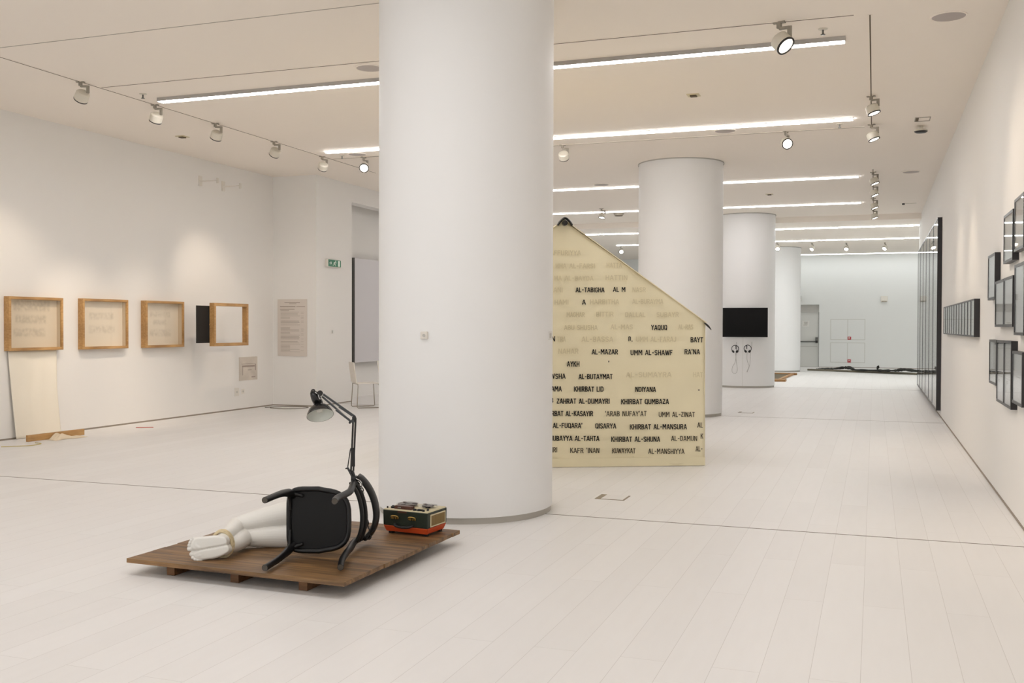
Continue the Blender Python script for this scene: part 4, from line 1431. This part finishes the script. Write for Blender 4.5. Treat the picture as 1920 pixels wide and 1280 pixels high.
# seat outline: straight front, round back
def seat_outline(k=1.0, n=40):
    out = []
    for i in range(n):
        a = 2 * PI * i / n
        ca, sa = math.cos(a), math.sin(a)
        e = 0.34 if sa > 0 else 0.56
        x = 0.205 * k * math.copysign(abs(ca) ** e, ca)
        y = 0.198 * k * math.copysign(abs(sa) ** (0.34 if sa > 0 else 0.80), sa)
        x *= 1.0 - 0.04 * (y < 0)
        out.append((x, y))
    return out
bm = nb(); prism(bm, seat_outline(1.0), 0.435, 0.462, lambda a, b, h: tuple(ch(a, b, h))); obj('seat', bm, 'chair_seat', chair, bevel=0.008, seg=3)
bm = nb(); tube(bm, [tuple(ch(a, b, 0.432)) for a, b in seat_outline(0.955)], 0.016, 10, closed=True); obj('seat_rim', bm, 'chair', chair, smooth=True, angle=180)
for s in (1, -1):
    bm = nb()
    P = spline([(s * 0.155, 0.160, 0.434, .024), (s * 0.176, 0.175, 0.39, .0265), (s * 0.190, 0.190, 0.30, .0225), (s * 0.197, 0.205, 0.17, .0195), (s * 0.198, 0.228, 0.0, .0190)], 6)
    tube(bm, chr_(P), 0.016, 12)
    lg = obj('front_leg', bm, 'chair', chair, smooth=True, angle=50)
    e = ch(*P[-1][:3]); d = (ch(*P[-1][:3]) - ch(*P[-3][:3])).normalized()
    bm = nb(); cyl(bm, e - d * 0.002, e + d * 0.0015, 0.0165, 14); obj('leg_end', bm, 'chair_tip', lg)
    # gusset where the leg meets the seat
    bm = nb(); tube(bm, chr_(spline([(s * 0.150, 0.10, 0.428, .011), (s * 0.168, 0.155, 0.41, .012), (s * 0.180, 0.184, 0.375, .009)], 5)), 0.01, 8); tube(bm, chr_(spline([(s * 0.06, 0.18, 0.428, .011), (s * 0.13, 0.18, 0.415, .012), (s * 0.176, 0.182, 0.38, .009)], 5)), 0.01, 8)
    obj('corner_brace', bm, 'chair', chair, smooth=True, angle=180)
    # rear leg runs up as the back stile
    bm = nb()
    k1, k2, k3 = (0.075, 0.095, 1.0) if s > 0 else (0.040, 0.050, 0.90)
    P = spline([(s * 0.193, -0.255 + k1, 0.0, .0190), (s * 0.186, -0.232 + k1 * 0.9, 0.15, .0195), (s * 0.180, -0.205 + k1 * 0.3, 0.32, .0210), (s * 0.180, -0.195, 0.44, .0220), (s * 0.188 * k3, -0.212 + k2 * 0.3, 0.58, .0205), (s * 0.198 * k3, -0.250 + k2 * 0.8, 0.72, .019), (s * 0.205 * k3, -0.280 + k2, 0.80, .0175)], 6)
    tube(bm, chr_(P), 0.017, 12)
    lg = obj('rear_leg', bm, 'chair', chair, smooth=True, angle=50)
    e = ch(*P[0][:3]); d = (ch(*P[0][:3]) - ch(*P[2][:3])).normalized()
    bm = nb(); cyl(bm, e - d * 0.002, e + d * 0.0015, 0.0165, 14); obj('leg_end', bm, 'chair_tip', lg)
def rail(z, y_lo, y_up, depth, hw, thick, half, lo=0.9):
    """Bent back rail between the stiles; y_lo and y_up are its ends on the lower and the upper stile."""
    pts = []
    for i in range(29):
        t = -1 + 2 * i / 28
        pts.append(tuple(ch(half * t * (lo if t < 0 else 1.0), y_lo + (y_up - y_lo) * (t + 1) / 2 - depth * max(0.0, 1 - t * t) ** 0.75, z)))
    bm = nb()
    tube(bm, pts, 1.0, 12, flat=(hw, thick), up=tuple(UPC))
    return bm
obj('back_rail', rail(0.575, -0.205, -0.190, 0.050, 0.016, 0.013, 0.186), 'chair', chair, smooth=True, angle=180)
obj('back_rail', rail(0.665, -0.212, -0.188, 0.058, 0.016, 0.013, 0.194), 'chair', chair, smooth=True, angle=180)
obj('crest_rail', rail(0.79, -0.232, -0.185, 0.098, 0.065, 0.021, 0.222, 0.84), 'chair', chair, smooth=True, angle=180)

# ---- clamp lamp fixed to the upper stile
LDp = 6.58
lp = at(664, 906, LDp)
lamp = thing('clamp_lamp', 'black balanced-arm lamp with a white-lined shade clamped to the tipped chair', 'lamp', lp, YAW)
def lv(px, py, dd=0.0):
    q = at(px, py, LDp + dd) - lp
    return Vector((q.dot(VR), q.dot(VF), q.z))
bm = nb()
box(bm, -0.018, 0.018, -0.02, 0.02, 0.0, 0.05)
bar(bm, (0.0, 0, 0.045), (-0.014, 0, 0.085), 0.016, 0.02)
bar(bm, (-0.03, 0, 0.002), (0.03, 0, 0.002), 0.03, 0.012)
cyl(bm, (-0.02, 0.0, -0.045), (-0.02, 0, 0.0), 0.007, 10)
bar(bm, (0.03, 0, 0.002), (0.03, 0, -0.06), 0.02, 0.012)
cyl(bm, (0.02, -0.03, -0.02), (0.04, -0.03, -0.02), 0.012, 10)
obj('clamp', bm, 'lamp_black', lamp, smooth=True, angle=30)
elbow = lv(664.5, 784)
foot_ = lv(660, 888)
bm = nb()
for k in (-1, 1):
    bar(bm, foot_ + Vector((0.006 * k, 0.012 * k, 0)), elbow + Vector((0.006 * k, 0.012 * k, 0)), 0.011, 0.011)
bar(bm, lv(662.5, 874), lv(662.5, 841), 0.022, 0.022)
cyl(bm, lv(662, 789) + Vector((0, -0.02, 0)), lv(662, 789) + Vector((0, 0.02, 0)), 0.012, 12)
arm = obj('lower_arm', bm, 'lamp_black', lamp)
bm = nb(); bar(bm, lv(657, 842, -0.015), lv(652, 876, -0.015), 0.007, 0.007); cyl(bm, lv(648.5, 878, -0.03), lv(653, 877, 0.0), 0.005, 8); bar(bm, lv(652, 877, -.015), lv(660, 892, -.015), 0.012, 0.012); bar(bm, lv(657, 841, -.015), lv(664, 840, -.0), 0.008, 0.008)
obj('tension_rod', bm, 'lamp_black', arm)
hinge = lv(600, 737)
bm = nb()
bar(bm, lv(599, 734, -.01), lv(666, 781, -.01), 0.013, 0.013)
bar(bm, lv(603, 742, .01), lv(658, 790, .01), 0.012, 0.012)
bar(bm, lv(630, 768, -.012), lv(655, 787, -.012), 0.013, 0.013)
bar(bm, lv(636, 762, -.012), lv(661, 779, -.012), 0.013, 0.013)
arm2 = obj('upper_arm', bm, 'lamp_black', lamp)
bm = nb()
cyl(bm, lv(600, 737, -0.03), lv(600, 737, 0.03), 0.019, 16)
cyl(bm, lv(664, 783, -0.025), lv(664, 783, 0.025), 0.014, 14)
cyl(bm, lv(656, 792, -0.02), lv(656, 792, 0.02), 0.008, 12)
bar(bm, lv(664, 783), lv(656, 792), 0.03, 0.008)
obj('joint', bm, 'lamp_black', arm2, smooth=True, angle=30)
# head: socket housing and shade
neck = lv(591, 759)
mouth = lv(600.5, 779)
axd = Vector((0.235, -0.52, -0.82)).normalized()      # way the shade points: down and toward the viewer
mouth_c = lv(600.5, 778.5, -0.02)
R_ = 0.0875
apex = mouth_c - axd * 0.082
bm = nb()
lathe(bm, [(0.022, 0.0), (0.034, 0.006), (0.052, 0.018), (0.070, 0.038), (0.082, 0.062), (R_, 0.082), (R_ - 0.002, 0.082), (0.080, 0.061), (0.068, 0.038), (0.050, 0.020), (0.032, 0.010), (0.0, 0.008)], 40, apex, axd)
sh = obj('shade', bm, 'lamp_black', lamp, smooth=True, angle=60)
bm = nb()
lathe(bm, [(R_ - 0.0025, 0.0818), (0.0792, 0.060), (0.0672, 0.0375), (0.0492, 0.0205), (0.031, 0.0115), (0.0, 0.0095)], 40, apex, axd)
obj('shade_lining', bm, 'lamp_white', sh, smooth=True, angle=180)
bm = nb()
lathe(bm, [(0.0, 0.012), (0.014, 0.012), (0.014, 0.024), (0.021, 0.036), (0.022, 0.046), (0.017, 0.055), (0.0, 0.060)], 24, apex, axd)
obj('bulb', bm, 'bulb', lamp, smooth=True, angle=180)
bm = nb()
top = lv(588.5, 737)
hx_ = (apex - top)
tube(bm, spline([(*(apex + axd * 0.01), 0.030), (*(apex - axd * 0.012), 0.031), (*(top * 0.55 + apex * 0.45), 0.031), (*(top + Vector((0.001, 0, 0.0))), 0.026), (*(top + Vector((-0.001, 0, 0.014))), 0.015)], 6), 0.03, 20)
obj('socket_housing', bm, 'lamp_black', lamp, smooth=True, angle=50)
bm = nb()
bar(bm, lv(588, 741, -.005), lv(601, 741, -.005), 0.02, 0.016)
bar(bm, lv(592, 752, 0), lv(600, 740, 0), 0.014, 0.014)
tube(bm, spline([tuple(lv(583, 738, -.02)), tuple(lv(585, 731.5, -.02)), tuple(lv(589, 731, -.02)), tuple(lv(590, 737, -.02))], 6), 0.006, 8)
obj('head_bracket', bm, 'lamp_black', lamp, smooth=True, angle=30)
bm = nb()
tube(bm, spline([tuple(lv(589, 734, -.02)), tuple(lv(596, 739, -.03)), tuple(lv(600, 748, -.03)), tuple(lv(604, 742, -.03)), tuple(lv(606, 737, -.02))], 6), 0.0028, 8)
obj('wire', bm, 'steel', lamp, smooth=True)
# its black cord, looped down the chair back to the platform
bm = nb()
tube(bm, spline([tuple(lv(664, 898, -.03)), tuple(lv(672, 908, -.04)), tuple(lv(681, 917, -.03)), tuple(lv(678, 930, 0.0)), tuple(lv(680, 945, 0.02)), tuple(lv(678, 962, 0.02)), tuple(lv(684, 974, 0.0)), tuple(lv(690, 985, 0.0)), tuple(lv(693, 1000, -.02)), tuple(lv(688, 1010, -.04)), tuple(lv(694, 1009, -.08))], 8), 0.0035, 8)
cd = obj('cord', bm, 'cord', lamp, smooth=True)
bm = nb()
tube(bm, spline([tuple(lv(668, 897, -.03)), tuple(lv(677, 903, -.05)), tuple(lv(678, 915, -.05)), tuple(lv(674, 921, -.05)), tuple(lv(683, 924, -.03))], 8), 0.0032, 8)
obj('steel_loop', bm, 'steel', cd, smooth=True)
bm = nb()
for k in range(5):
    a = k * 1.1
    tube(bm, spline([tuple(lv(684 + 4 * math.cos(a), 972 + 5 * math.sin(a), .01 * k - .02)), tuple(lv(688 + 3 * math.cos(a + 2), 980 + 6 * math.sin(a + 2), 0)), tuple(lv(684 + 4 * math.cos(a + 4), 986 + 5 * math.sin(a + 4), -.02 + .01 * k))], 6, closed=True), 0.0042, 8, closed=True)
obj('cord_knot', bm, 'cord', cd, smooth=True)
bm = nb()
tube(bm, spline([tuple(lv(686, 1003, .02)), tuple(lv(694, 996, .02)), tuple(lv(704, 990, .01)), tuple(lv(701, 994, .0)), tuple(lv(692, 1002, .0)), tuple(lv(686, 1006, .0))], 8), 0.003, 8)
tube(bm, spline([tuple(lv(684, 1006, -.02)), tuple(lv(692, 1011, -.04)), tuple(lv(696, 1006, -.04)), tuple(lv(692, 1001, -.02))], 8), 0.003, 8)
obj('cord_loop', bm, 'cord', cd, smooth=True)

# ---- tape recorder
rec = thing('tape_recorder', 'old green and orange portable tape recorder with two open reels on top', 'tape recorder', (-3.038, 6.275, PZ), -0.10)
def rbox(bm, x0, x1, y0, y1, z0, z1, i0=0.0, i1=0.0):
    """Box whose bottom is inset by i0 and top by i1."""
    b = [bm.verts.new(p) for p in ((x0 + i0, y0 + i0, z0), (x1 - i0, y0 + i0, z0), (x1 - i0, y1 - i0, z0), (x0 + i0, y1 - i0, z0))]
    t_ = [bm.verts.new(p) for p in ((x0 + i1, y0 + i1, z1), (x1 - i1, y0 + i1, z1), (x1 - i1, y1 - i1, z1), (x0 + i1, y1 - i1, z1))]
    bm.faces.new(list(reversed(b))); bm.faces.new(t_)
    for k in range(4):
        bm.faces.new((b[k], b[(k + 1) % 4], t_[(k + 1) % 4], t_[k]))
rec.scale = (1.055, 1.0, 1.06)
W2, D2 = 0.171, 0.27
bm = nb(); rbox(bm, -W2, W2, 0, D2, 0.056, 0.158, 0.002, 0.0); obj('case', bm, 'green', rec, bevel=0.006, seg=3)
bm = nb(); rbox(bm, -W2, W2, 0, D2, 0.016, 0.056, 0.016, 0.002); obj('lower_case', bm, 'orange', rec, bevel=0.006, seg=3)
bm = nb()
for sx in (-1, 1):
    for y in (0.035, D2 - 0.05):
        box(bm, sx * 0.13 - 0.015, sx * 0.13 + 0.015, y, y + 0.03, 0.0005, 0.018)
obj('foot', bm, 'cord', rec)
bm = nb(); rbox(bm, -W2 + 0.003, W2 - 0.003, 0.003, D2 - 0.003, 0.157, 0.165, 0.0, 0.004); obj('deck_plate', bm, 'cream', rec, bevel=0.002)
bm = nb(); box(bm, -0.055, 0.012, -0.003, 0.004, 0.146, 0.157); obj('name_strip', bm, 'brown', rec)
for sx in (-0.076, 0.055):
    bm = nb()
    tube(bm, spline([(sx - 0.026, -0.004, 0.112), (sx - 0.022, -0.010, 0.122), (sx, -0.012, 0.125), (sx + 0.022, -0.010, 0.122), (sx + 0.026, -0.004, 0.112)], 5), 0.0042, 8)
    box(bm, sx - 0.012, sx - 0.004, -0.012, 0.0, 0.104, 0.116); box(bm, sx + 0.006, sx + 0.014, -0.012, 0.0, 0.104, 0.116)
    box(bm, sx - 0.027, sx - 0.018, -0.006, 0.0, 0.104, 0.116); box(bm, sx + 0.018, sx + 0.027, -0.006, 0, 0.104, 0.116)
    obj('latch', bm, 'brass', rec, smooth=True, angle=30)
bm = nb()
tube(bm, spline([(-0.072, -0.004, 0.070), (-0.062, -0.018, 0.064), (-0.040, -0.026, 0.060), (0.0, -0.028, 0.058), (0.036, -0.026, 0.060), (0.052, -0.018, 0.064), (0.060, -0.004, 0.070)], 5), 0.008, 10, flat=(1.0, 1.5))
obj('handle', bm, 'cord', rec, smooth=True)
bm = nb()
gx = W2
fn = lambda a, b, d: (gx + d, a, b)
obj('grille_frame', frame_bm(0.035, D2 - 0.03, 0.062, 0.143, 0.007, -0.001, 0.005, fn), 'cream', rec)
bm = nb()
for k in range(3):
    a = 0.042 + k * (D2 - 0.072) / 3
    box(bm, gx - 0.001, gx + 0.0025, a + 0.001, a + (D2 - 0.072) / 3 - 0.001, 0.069, 0.136)
obj('grille', bm, 'grille', rec)
for k, (rx, rr) in enumerate(((-0.068, 0.078), (0.088, 0.068))):
    ry = 0.155
    bm = nb()
    lathe(bm, [(0, 0.1745), (rr, 0.1745), (rr, 0.1762), (0, 0.1762)], 40, (rx, ry, 0))
    lathe(bm, [(0, 0.182), (rr, 0.182), (rr, 0.1832), (rr * 0.35, 0.1832), (0.012, 0.188), (0, 0.188)], 40, (rx, ry, 0))
    rl = obj('reel', bm, 'case_glass', rec, smooth=True, angle=30)
    bm = nb(); lathe(bm, [(0.02, 0.1763), (rr * (0.86 if k == 0 else 0.6), 0.1763), (rr * (0.86 if k == 0 else 0.6), 0.1818), (0.02, 0.1818)], 36, (rx, ry, 0)); obj('wound_tape', bm, 'tape', rl, smooth=True, angle=30)
    bm = nb(); lathe(bm, [(0, 0.164), (0.018, 0.164), (0.018, 0.175), (0, 0.175)], 20, (rx, ry, 0)); obj('spindle', bm, 'cord', rec, smooth=True, angle=30)
    bm = nb()
    for j in range(3):
        a = 2 * PI * j / 3 + 0.4
        obox(bm, (rx + rr * 0.62 * math.cos(a), ry + rr * 0.62 * math.sin(a), 0.1838), (math.cos(a), math.sin(a), 0), (-math.sin(a), math.cos(a), 0), (0, 0, 1), rr * 0.24, 0.009, 0.0006)
    obj('reel_window', bm, 'tape', rl)
bm = nb(); rbox(bm, -0.098, 0.035, 0.022, 0.072, 0.164, 0.186, 0, 0.004); obj('head_cover', bm, 'brown', rec, bevel=0.003)
bm = nb(); box(bm, -0.068, -0.042, 0.019, 0.023, 0.172, 0.180); obj('badge', bm, 'steel', rec)
for sx, y, r in ((-0.152, 0.030, 0.006), (0.062, 0.022, 0.013), (0.092, 0.024, 0.013), (0.112, 0.026, 0.008), (0.130, 0.018, 0.009), (-0.118, 0.048, 0.017), (-0.135, 0.075, 0.010), (0.142, 0.055, 0.008)):
    bm = nb(); lathe(bm, [(0, 0.164), (r, 0.164), (r * 0.9, 0.164 + 0.012), (0, 0.164 + 0.013)], 18, (sx, y, 0)); obj('knob', bm, 'cord', rec, smooth=True, angle=40)

# ------------------------------------------------------------------ small things on the columns
def on_column(k, px, py, d):
    p = at(px, py, d)
    c = Vector((*COLS[k], 0))
    n = Vector((p.x - c.x, p.y - c.y, 0)).normalized()
    return c + n * CR + Vector((0, 0, p.z)), math.atan2(n.y, n.x) + PI / 2


p, rz = on_column(0, 799, 628.5, 7.90)
t = thing('thermostat', 'small white thermostat box facing out from the middle of the front column', 'thermostat', p, rz)
bm = nb(); box(bm, -0.03, 0.03, -0.022, 0.004, -0.03, 0.03); obj('housing', bm, 'plastic', t, bevel=0.006)
bm = nb(); lathe(bm, [(0, 0), (0.012, 0), (0.012, 0.006), (0, 0.006)], 20, (0.004, -0.021, 0), (0, -1, 0)); obj('dial', bm, 'plastic_grey', t, smooth=True, angle=40)
p, rz = on_column(0, 1030.5, 629, 8.35)
t = thing('column_label', 'tiny grey label at the rim of the front column beside the tent', 'label', p, rz)
bm = nb(); box(bm, -0.05, 0.05, -0.004, 0.004, -0.035, 0.035); obj('card', bm, 'paper', t)
bm = nb(); box(bm, -0.035, 0.03, -0.005, -0.004, -0.02, 0.02); obj('text', bm, 'plastic_grey', t)
p, rz = on_column(2, 1446, 620, 26.1)
t = thing('column_label', 'small printed label beside the television on the third column', 'label', p, rz)
bm = nb(); box(bm, -0.12, 0.12, -0.004, 0.004, -0.11, 0.09); obj('card', bm, 'paper', t)
bm = nb()
for z in (0.05, 0.02, -0.02, -0.06): box(bm, -0.09, 0.07, -0.005, -0.004, z, z + 0.014)
obj('text', bm, 'spot_grey', t)
p, rz = on_column(3, 1475, 622.5, 35.3)
t = thing('column_label', 'printed label on the fourth column, the column closest to the far door', 'label', p, rz)
bm = nb(); box(bm, -0.12, 0.12, -0.004, 0.004, -0.14, 0.14); obj('card', bm, 'paper', t)
bm = nb()
for z, w in ((0.10, 0.06), (0.075, 0.09), (0.05, 0.08), (0.02, 0.0), (-0.005, -0.02), (-0.04, 0.09)): box(bm, -0.09, w, -0.005, -0.004, z, z + 0.012)
obj('text', bm, 'spot_grey', t)

# ---- television with two pairs of headphones on the third column
TY = 25.70
t = thing('wall_television', 'black flat television mounted on the third column', 'television', (-3.055, TY, 1.65))
bm = nb(); box(bm, -0.562, 0.562, 0.0, 0.045, -0.368, 0.368); obj('case', bm, 'black', t, bevel=0.004)
bm = nb(); box(bm, -0.552, 0.552, -0.002, 0.0, -0.352, 0.358); obj('screen', bm, 'tv', t)
bm = nb(); box(bm, -0.2, 0.2, 0.045, 0.10, -0.2, 0.2); obj('mount', bm, 'black', t)


def headphones(label, px, py, cable):
    p = at(px, py, 25.70)
    t = thing('headphones', label, 'headphones', (p.x, TY, p.z), 0, 'headphones under the television')
    r = 0.088
    bm = nb()
    tube(bm, [(r * math.cos(a), 0, r * math.sin(a) + 0.0) for a in [math.radians(-30 + 240 * k / 24) for k in range(25)]], 0.0085, 8)
    obj('headband', bm, 'cord', t, smooth=True)
    for s in (-1, 1):
        bm = nb(); lathe(bm, [(0, -0.02), (0.03, -0.022), (0.036, -0.012), (0.036, 0.012), (0.028, 0.02), (0, 0.02)], 18, (s * 0.05, -0.01, -0.07), (s * 0.75, -0.25, -0.6)); obj('ear_cup', bm, 'cord', t, smooth=True, angle=50)
    bm = nb(); cyl(bm, (0.02 if cable == 0 else -0.02, 0.04, 0.055), (0.02 if cable == 0 else -0.02, -0.03, 0.055), 0.012, 10); box(bm, (0.012 if cable == 0 else -0.03), (0.03 if cable == 0 else -0.012), -0.02, 0.0, -0.01, 0.085); obj('hook', bm, 'black', t)
    bm = nb()
    if cable == 0:
        tube(bm, spline([(0.0, 0, -0.09), (0.02, 0, -0.20), (0.0, 0, -0.34), (-0.06, 0, -0.45), (-0.075, 0, -0.56), (-0.03, 0, -0.62), (0.035, 0, -0.60), (0.055, 0, -0.50), (0.035, 0, -0.36), (0.02, 0, -0.2), (0.03, 0.01, 0.0), (0.03, 0.01, 0.17)], 8), 0.0055, 6)
    else:
        tube(bm, spline([(-0.01, 0, -0.09), (-0.015, 0, -0.25), (0.01, 0, -0.36), (0.035, 0, -0.44), (-0.01, 0, -0.56), (-0.005, 0, -0.58), (0.05, 0, -0.42), (0.065, 0, -0.28), (0.07, 0, -0.1), (0.095, 0.01, 0.05), (0.10, 0.01, 0.17)], 8), 0.0055, 6)
    obj('cable', bm, 'cable_grey', t, smooth=True)


headphones('black headphones hanging below the television, with one long cable loop', 1382.5, 653, 0)
headphones('black headphones hanging below the television, with a narrow kinked cable', 1406.5, 652.5, 1)

# ---- floor hatches in front of the columns
def floor_hatch(label, x, y):
    t = thing('floor_hatch', label, 'floor hatch', (x, y, 0), 0, 'floor box outlines')
    bm = nb(); box(bm, -0.135, 0.135, -0.135, -0.118, 0, 0.003); box(bm, -0.135, -0.085, -0.12, 0.12, 0, 0.003); box(bm, 0.118, 0.135, -0.12, 0.12, 0, 0.003)
    obj('metal_edge', bm, mat('hatch_edge', (140, 128, 110), 0.5), t)
    bm = nb(); box(bm, -0.085, 0.118, -0.118, 0.128, 0, 0.0015); obj('lid', bm, 'floor', t)
floor_hatch('three-sided metal outline of a floor hatch in front of the tent', -2.215, 8.87)
floor_hatch('small metal outline of a floor hatch past the tent, at the second column', -2.16, 18.5)

# ---- far wall
t = thing('door_1', 'door', 'door')
for k in ('label', 'category'): del t[k]
t['kind'] = 'structure'
t.location = ((DX0 + DX1) / 2, YB, 0)
hw = (DX1 - DX0) / 2
bm = nb(); box(bm, -hw + 0.005, hw - 0.02, 0.10, 0.15, 0.012, 2.10); obj('leaf', bm, 'door', t)
bm = nb(); box(bm, -hw, hw, 0.06, 0.16, 2.10, DZ - 0.001); obj('transom', bm, 'reveal', t)
bm = nb(); bar(bm, (-hw + 0.01, 0.05, 0.975), (hw - 0.05, 0.05, 0.975), 0.04, 0.04); box(bm, hw - 0.13, hw - 0.05, 0.03, 0.10, 0.92, 1.14); obj('push_bar', bm, 'dark_steel', t)
bm = nb(); box(bm, -hw + 0.01, hw - 0.06, 0.096, 0.10, 0.78, 0.80); box(bm, -hw, hw, 0.09, 0.10, 0.0, 0.02); obj('kick_rail', bm, 'plastic_grey', t)
t2 = thing('door_notice', 'white paper notice on the far door', 'notice', ((DX0 + DX1) / 2 - 0.14, YB + 0.094, 1.66))
bm = nb(); box(bm, -0.13, 0.13, 0, 0.004, -0.11, 0.11); obj('sheet', bm, 'paper', t2)
bm = nb()
for z, a, b in ((0.06, -.06, .08), (0.03, -.06, .06), (-0.01, -.05, .07), (-0.05, -.09, .05)): box(bm, a, b, -0.001, 0, z - 0.008, z + 0.008)
obj('text', bm, 'spot_grey', t2)


def cabinet(label, z0, z1, kind):
    x0, x1 = -1.571, -0.32
    t = thing('fire_cabinet', label, 'cabinet', ((x0 + x1) / 2, YB, z0), 0, 'flush cabinets in the far wall')
    h, w = z1 - z0, (x1 - x0) / 2
    bm = nb(); box(bm, -w, w, -0.004, -0.001, 0, h); obj('surround', bm, 'seam', t)
    for s in (-1, 1):
        bm = nb(); box(bm, min(s * 0.012, s * (w - 0.024)), max(s * 0.012, s * (w - 0.024)), -0.008, -0.003, 0.02, h - 0.02); obj('door', bm, 'wall_cool', t)
    bm = nb(); box(bm, 0.0, 0.125, -0.0095, -0.008, 0.01, 0.125); sg = obj('fire_sign', bm, 'fire_red', t)
    bm = nb()
    if kind == 0:
        lathe(bm, [(0, 0), (0.026, 0), (0.026, 0.0008), (0, 0.0008)], 18, (0.055, -0.0095, 0.075), (0, -1, 0)); box(bm, 0.03, 0.06, -0.0103, -0.0095, 0.05, 0.06)
    else:
        box(bm, 0.015, 0.055, -0.0103, -0.0095, 0.06, 0.072); box(bm, 0.07, 0.11, -0.0103, -0.0095, 0.06, 0.072); box(bm, 0.03, 0.095, -0.0103, -0.0095, 0.085, 0.095)
    obj('symbol', bm, 'sign_white', sg)
cabinet('flush double-door cabinet in the far wall with a red fire sign, upper one', 1.05, 1.84, 0)
cabinet('flush double-door cabinet in the far wall with a red fire sign, lower one', 0.19, 0.95, 1)
t = thing('wall_sounder', 'small pale square box high on the far wall', 'alarm box', (0.34, YB, 2.575))
bm = nb(); box(bm, -0.12, 0.12, -0.05, 0, -0.10, 0.12); obj('housing', bm, 'plastic', t, bevel=0.01)
bm = nb(); box(bm, -0.09, 0.09, -0.06, -0.045, -0.10, -0.06); obj('louvre', bm, 'spot_grey', t)
t = thing('exit_sign', 'narrow sign box seen edge-on above the far door', 'sign', (-2.68, YB - 0.02, 2.62))
bm = nb(); box(bm, -0.03, 0.03, -0.25, 0.0, -0.11, 0.11); obj('housing', bm, 'plastic_grey', t)
bm = nb(); box(bm, 0.03, 0.034, -0.24, -0.01, -0.10, 0.10); obj('face', bm, 'spot_grey', t)

# ---- things left on the floor by the far wall
bm = nb(); tube(bm, [(-2.2, 37.0, 0.03), (-0.9, 36.3, 0.035), (0.9, 35.3, 0.035), (2.6, 34.3, 0.035)], 0.035, 10)
tag(obj('long_pole', bm, 'pole', smooth=True), 'long grey pole lying on the floor near the far wall', 'pole')
def lump(name, label, pts, seed, flat=(0.75, 1.5)):
    rnd = random.Random(seed)
    S_ = spline(pts, 7)
    S_ = [(p[0] + rnd.uniform(-.02, .02), p[1] + rnd.uniform(-.05, .05), p[2], p[3] * rnd.uniform(.5, 1.0)) for p in S_]
    bm = nb(); tube(bm, S_, 0.05, 10, flat=flat, up=(0, 0, 1))
    tag(obj(name, bm, 'dark_cloth', smooth=True, angle=180), label, 'cloth')
lump('dark_cloth', 'crumpled dark cloth draped over the far end of the long grey pole', [(-1.9, 37.1, 0.05, 0.05), (-1.6, 36.8, 0.07, 0.06), (-1.25, 36.55, 0.10, 0.05), (-1.0, 36.5, 0.14, 0.08), (-0.8, 36.4, 0.14, 0.08), (-0.65, 36.2, 0.09, 0.05)], 3)
lump('dark_cloth', 'long dark cloth roll lying along the grey pole toward the black panels', [(-0.6, 36.05, 0.09, 0.05), (0.2, 35.6, 0.10, 0.06), (0.7, 35.35, 0.12, 0.07), (0.9, 35.25, 0.16, 0.09), (1.3, 35.1, 0.13, 0.07), (1.9, 34.7, 0.10, 0.07), (2.5, 34.4, 0.08, 0.06)], 8)
lump('cable_lump', 'tiny dark lump standing on the long grey pole', [(0.1, 35.65, 0.12, 0.03), (0.12, 35.64, 0.20, 0.05), (0.13, 35.63, 0.25, 0.03)], 9, (1, 1))

t = thing('timber_frame', 'unfinished wooden frame with a dark board on the floor behind the third column', 'frame', (-2.9, 31.4, 0))
bm = nb(); prism(bm, [(-0.6, -2.1), (0.30, -2.1), (0.40, 1.95), (-0.6, 1.95)], 0.005, 0.03); obj('board', bm, 'dark_board', t)
bm = nb(); bar(bm, (-0.9, -2.0, 0.03), (0.56, -2.0, 0.03), 0.42, 0.06); obj('beam', bm, 'timber', t)
bm = nb(); bar(bm, (0.36, -1.78, 0.035), (0.46, 1.86, 0.035), 0.07, 0.05); obj('beam', bm, 'timber', t)
bm = nb(); bar(bm, (-0.9, 2.0, 0.03), (0.58, 2.0, 0.03), 0.28, 0.06); obj('beam', bm, 'timber', t)
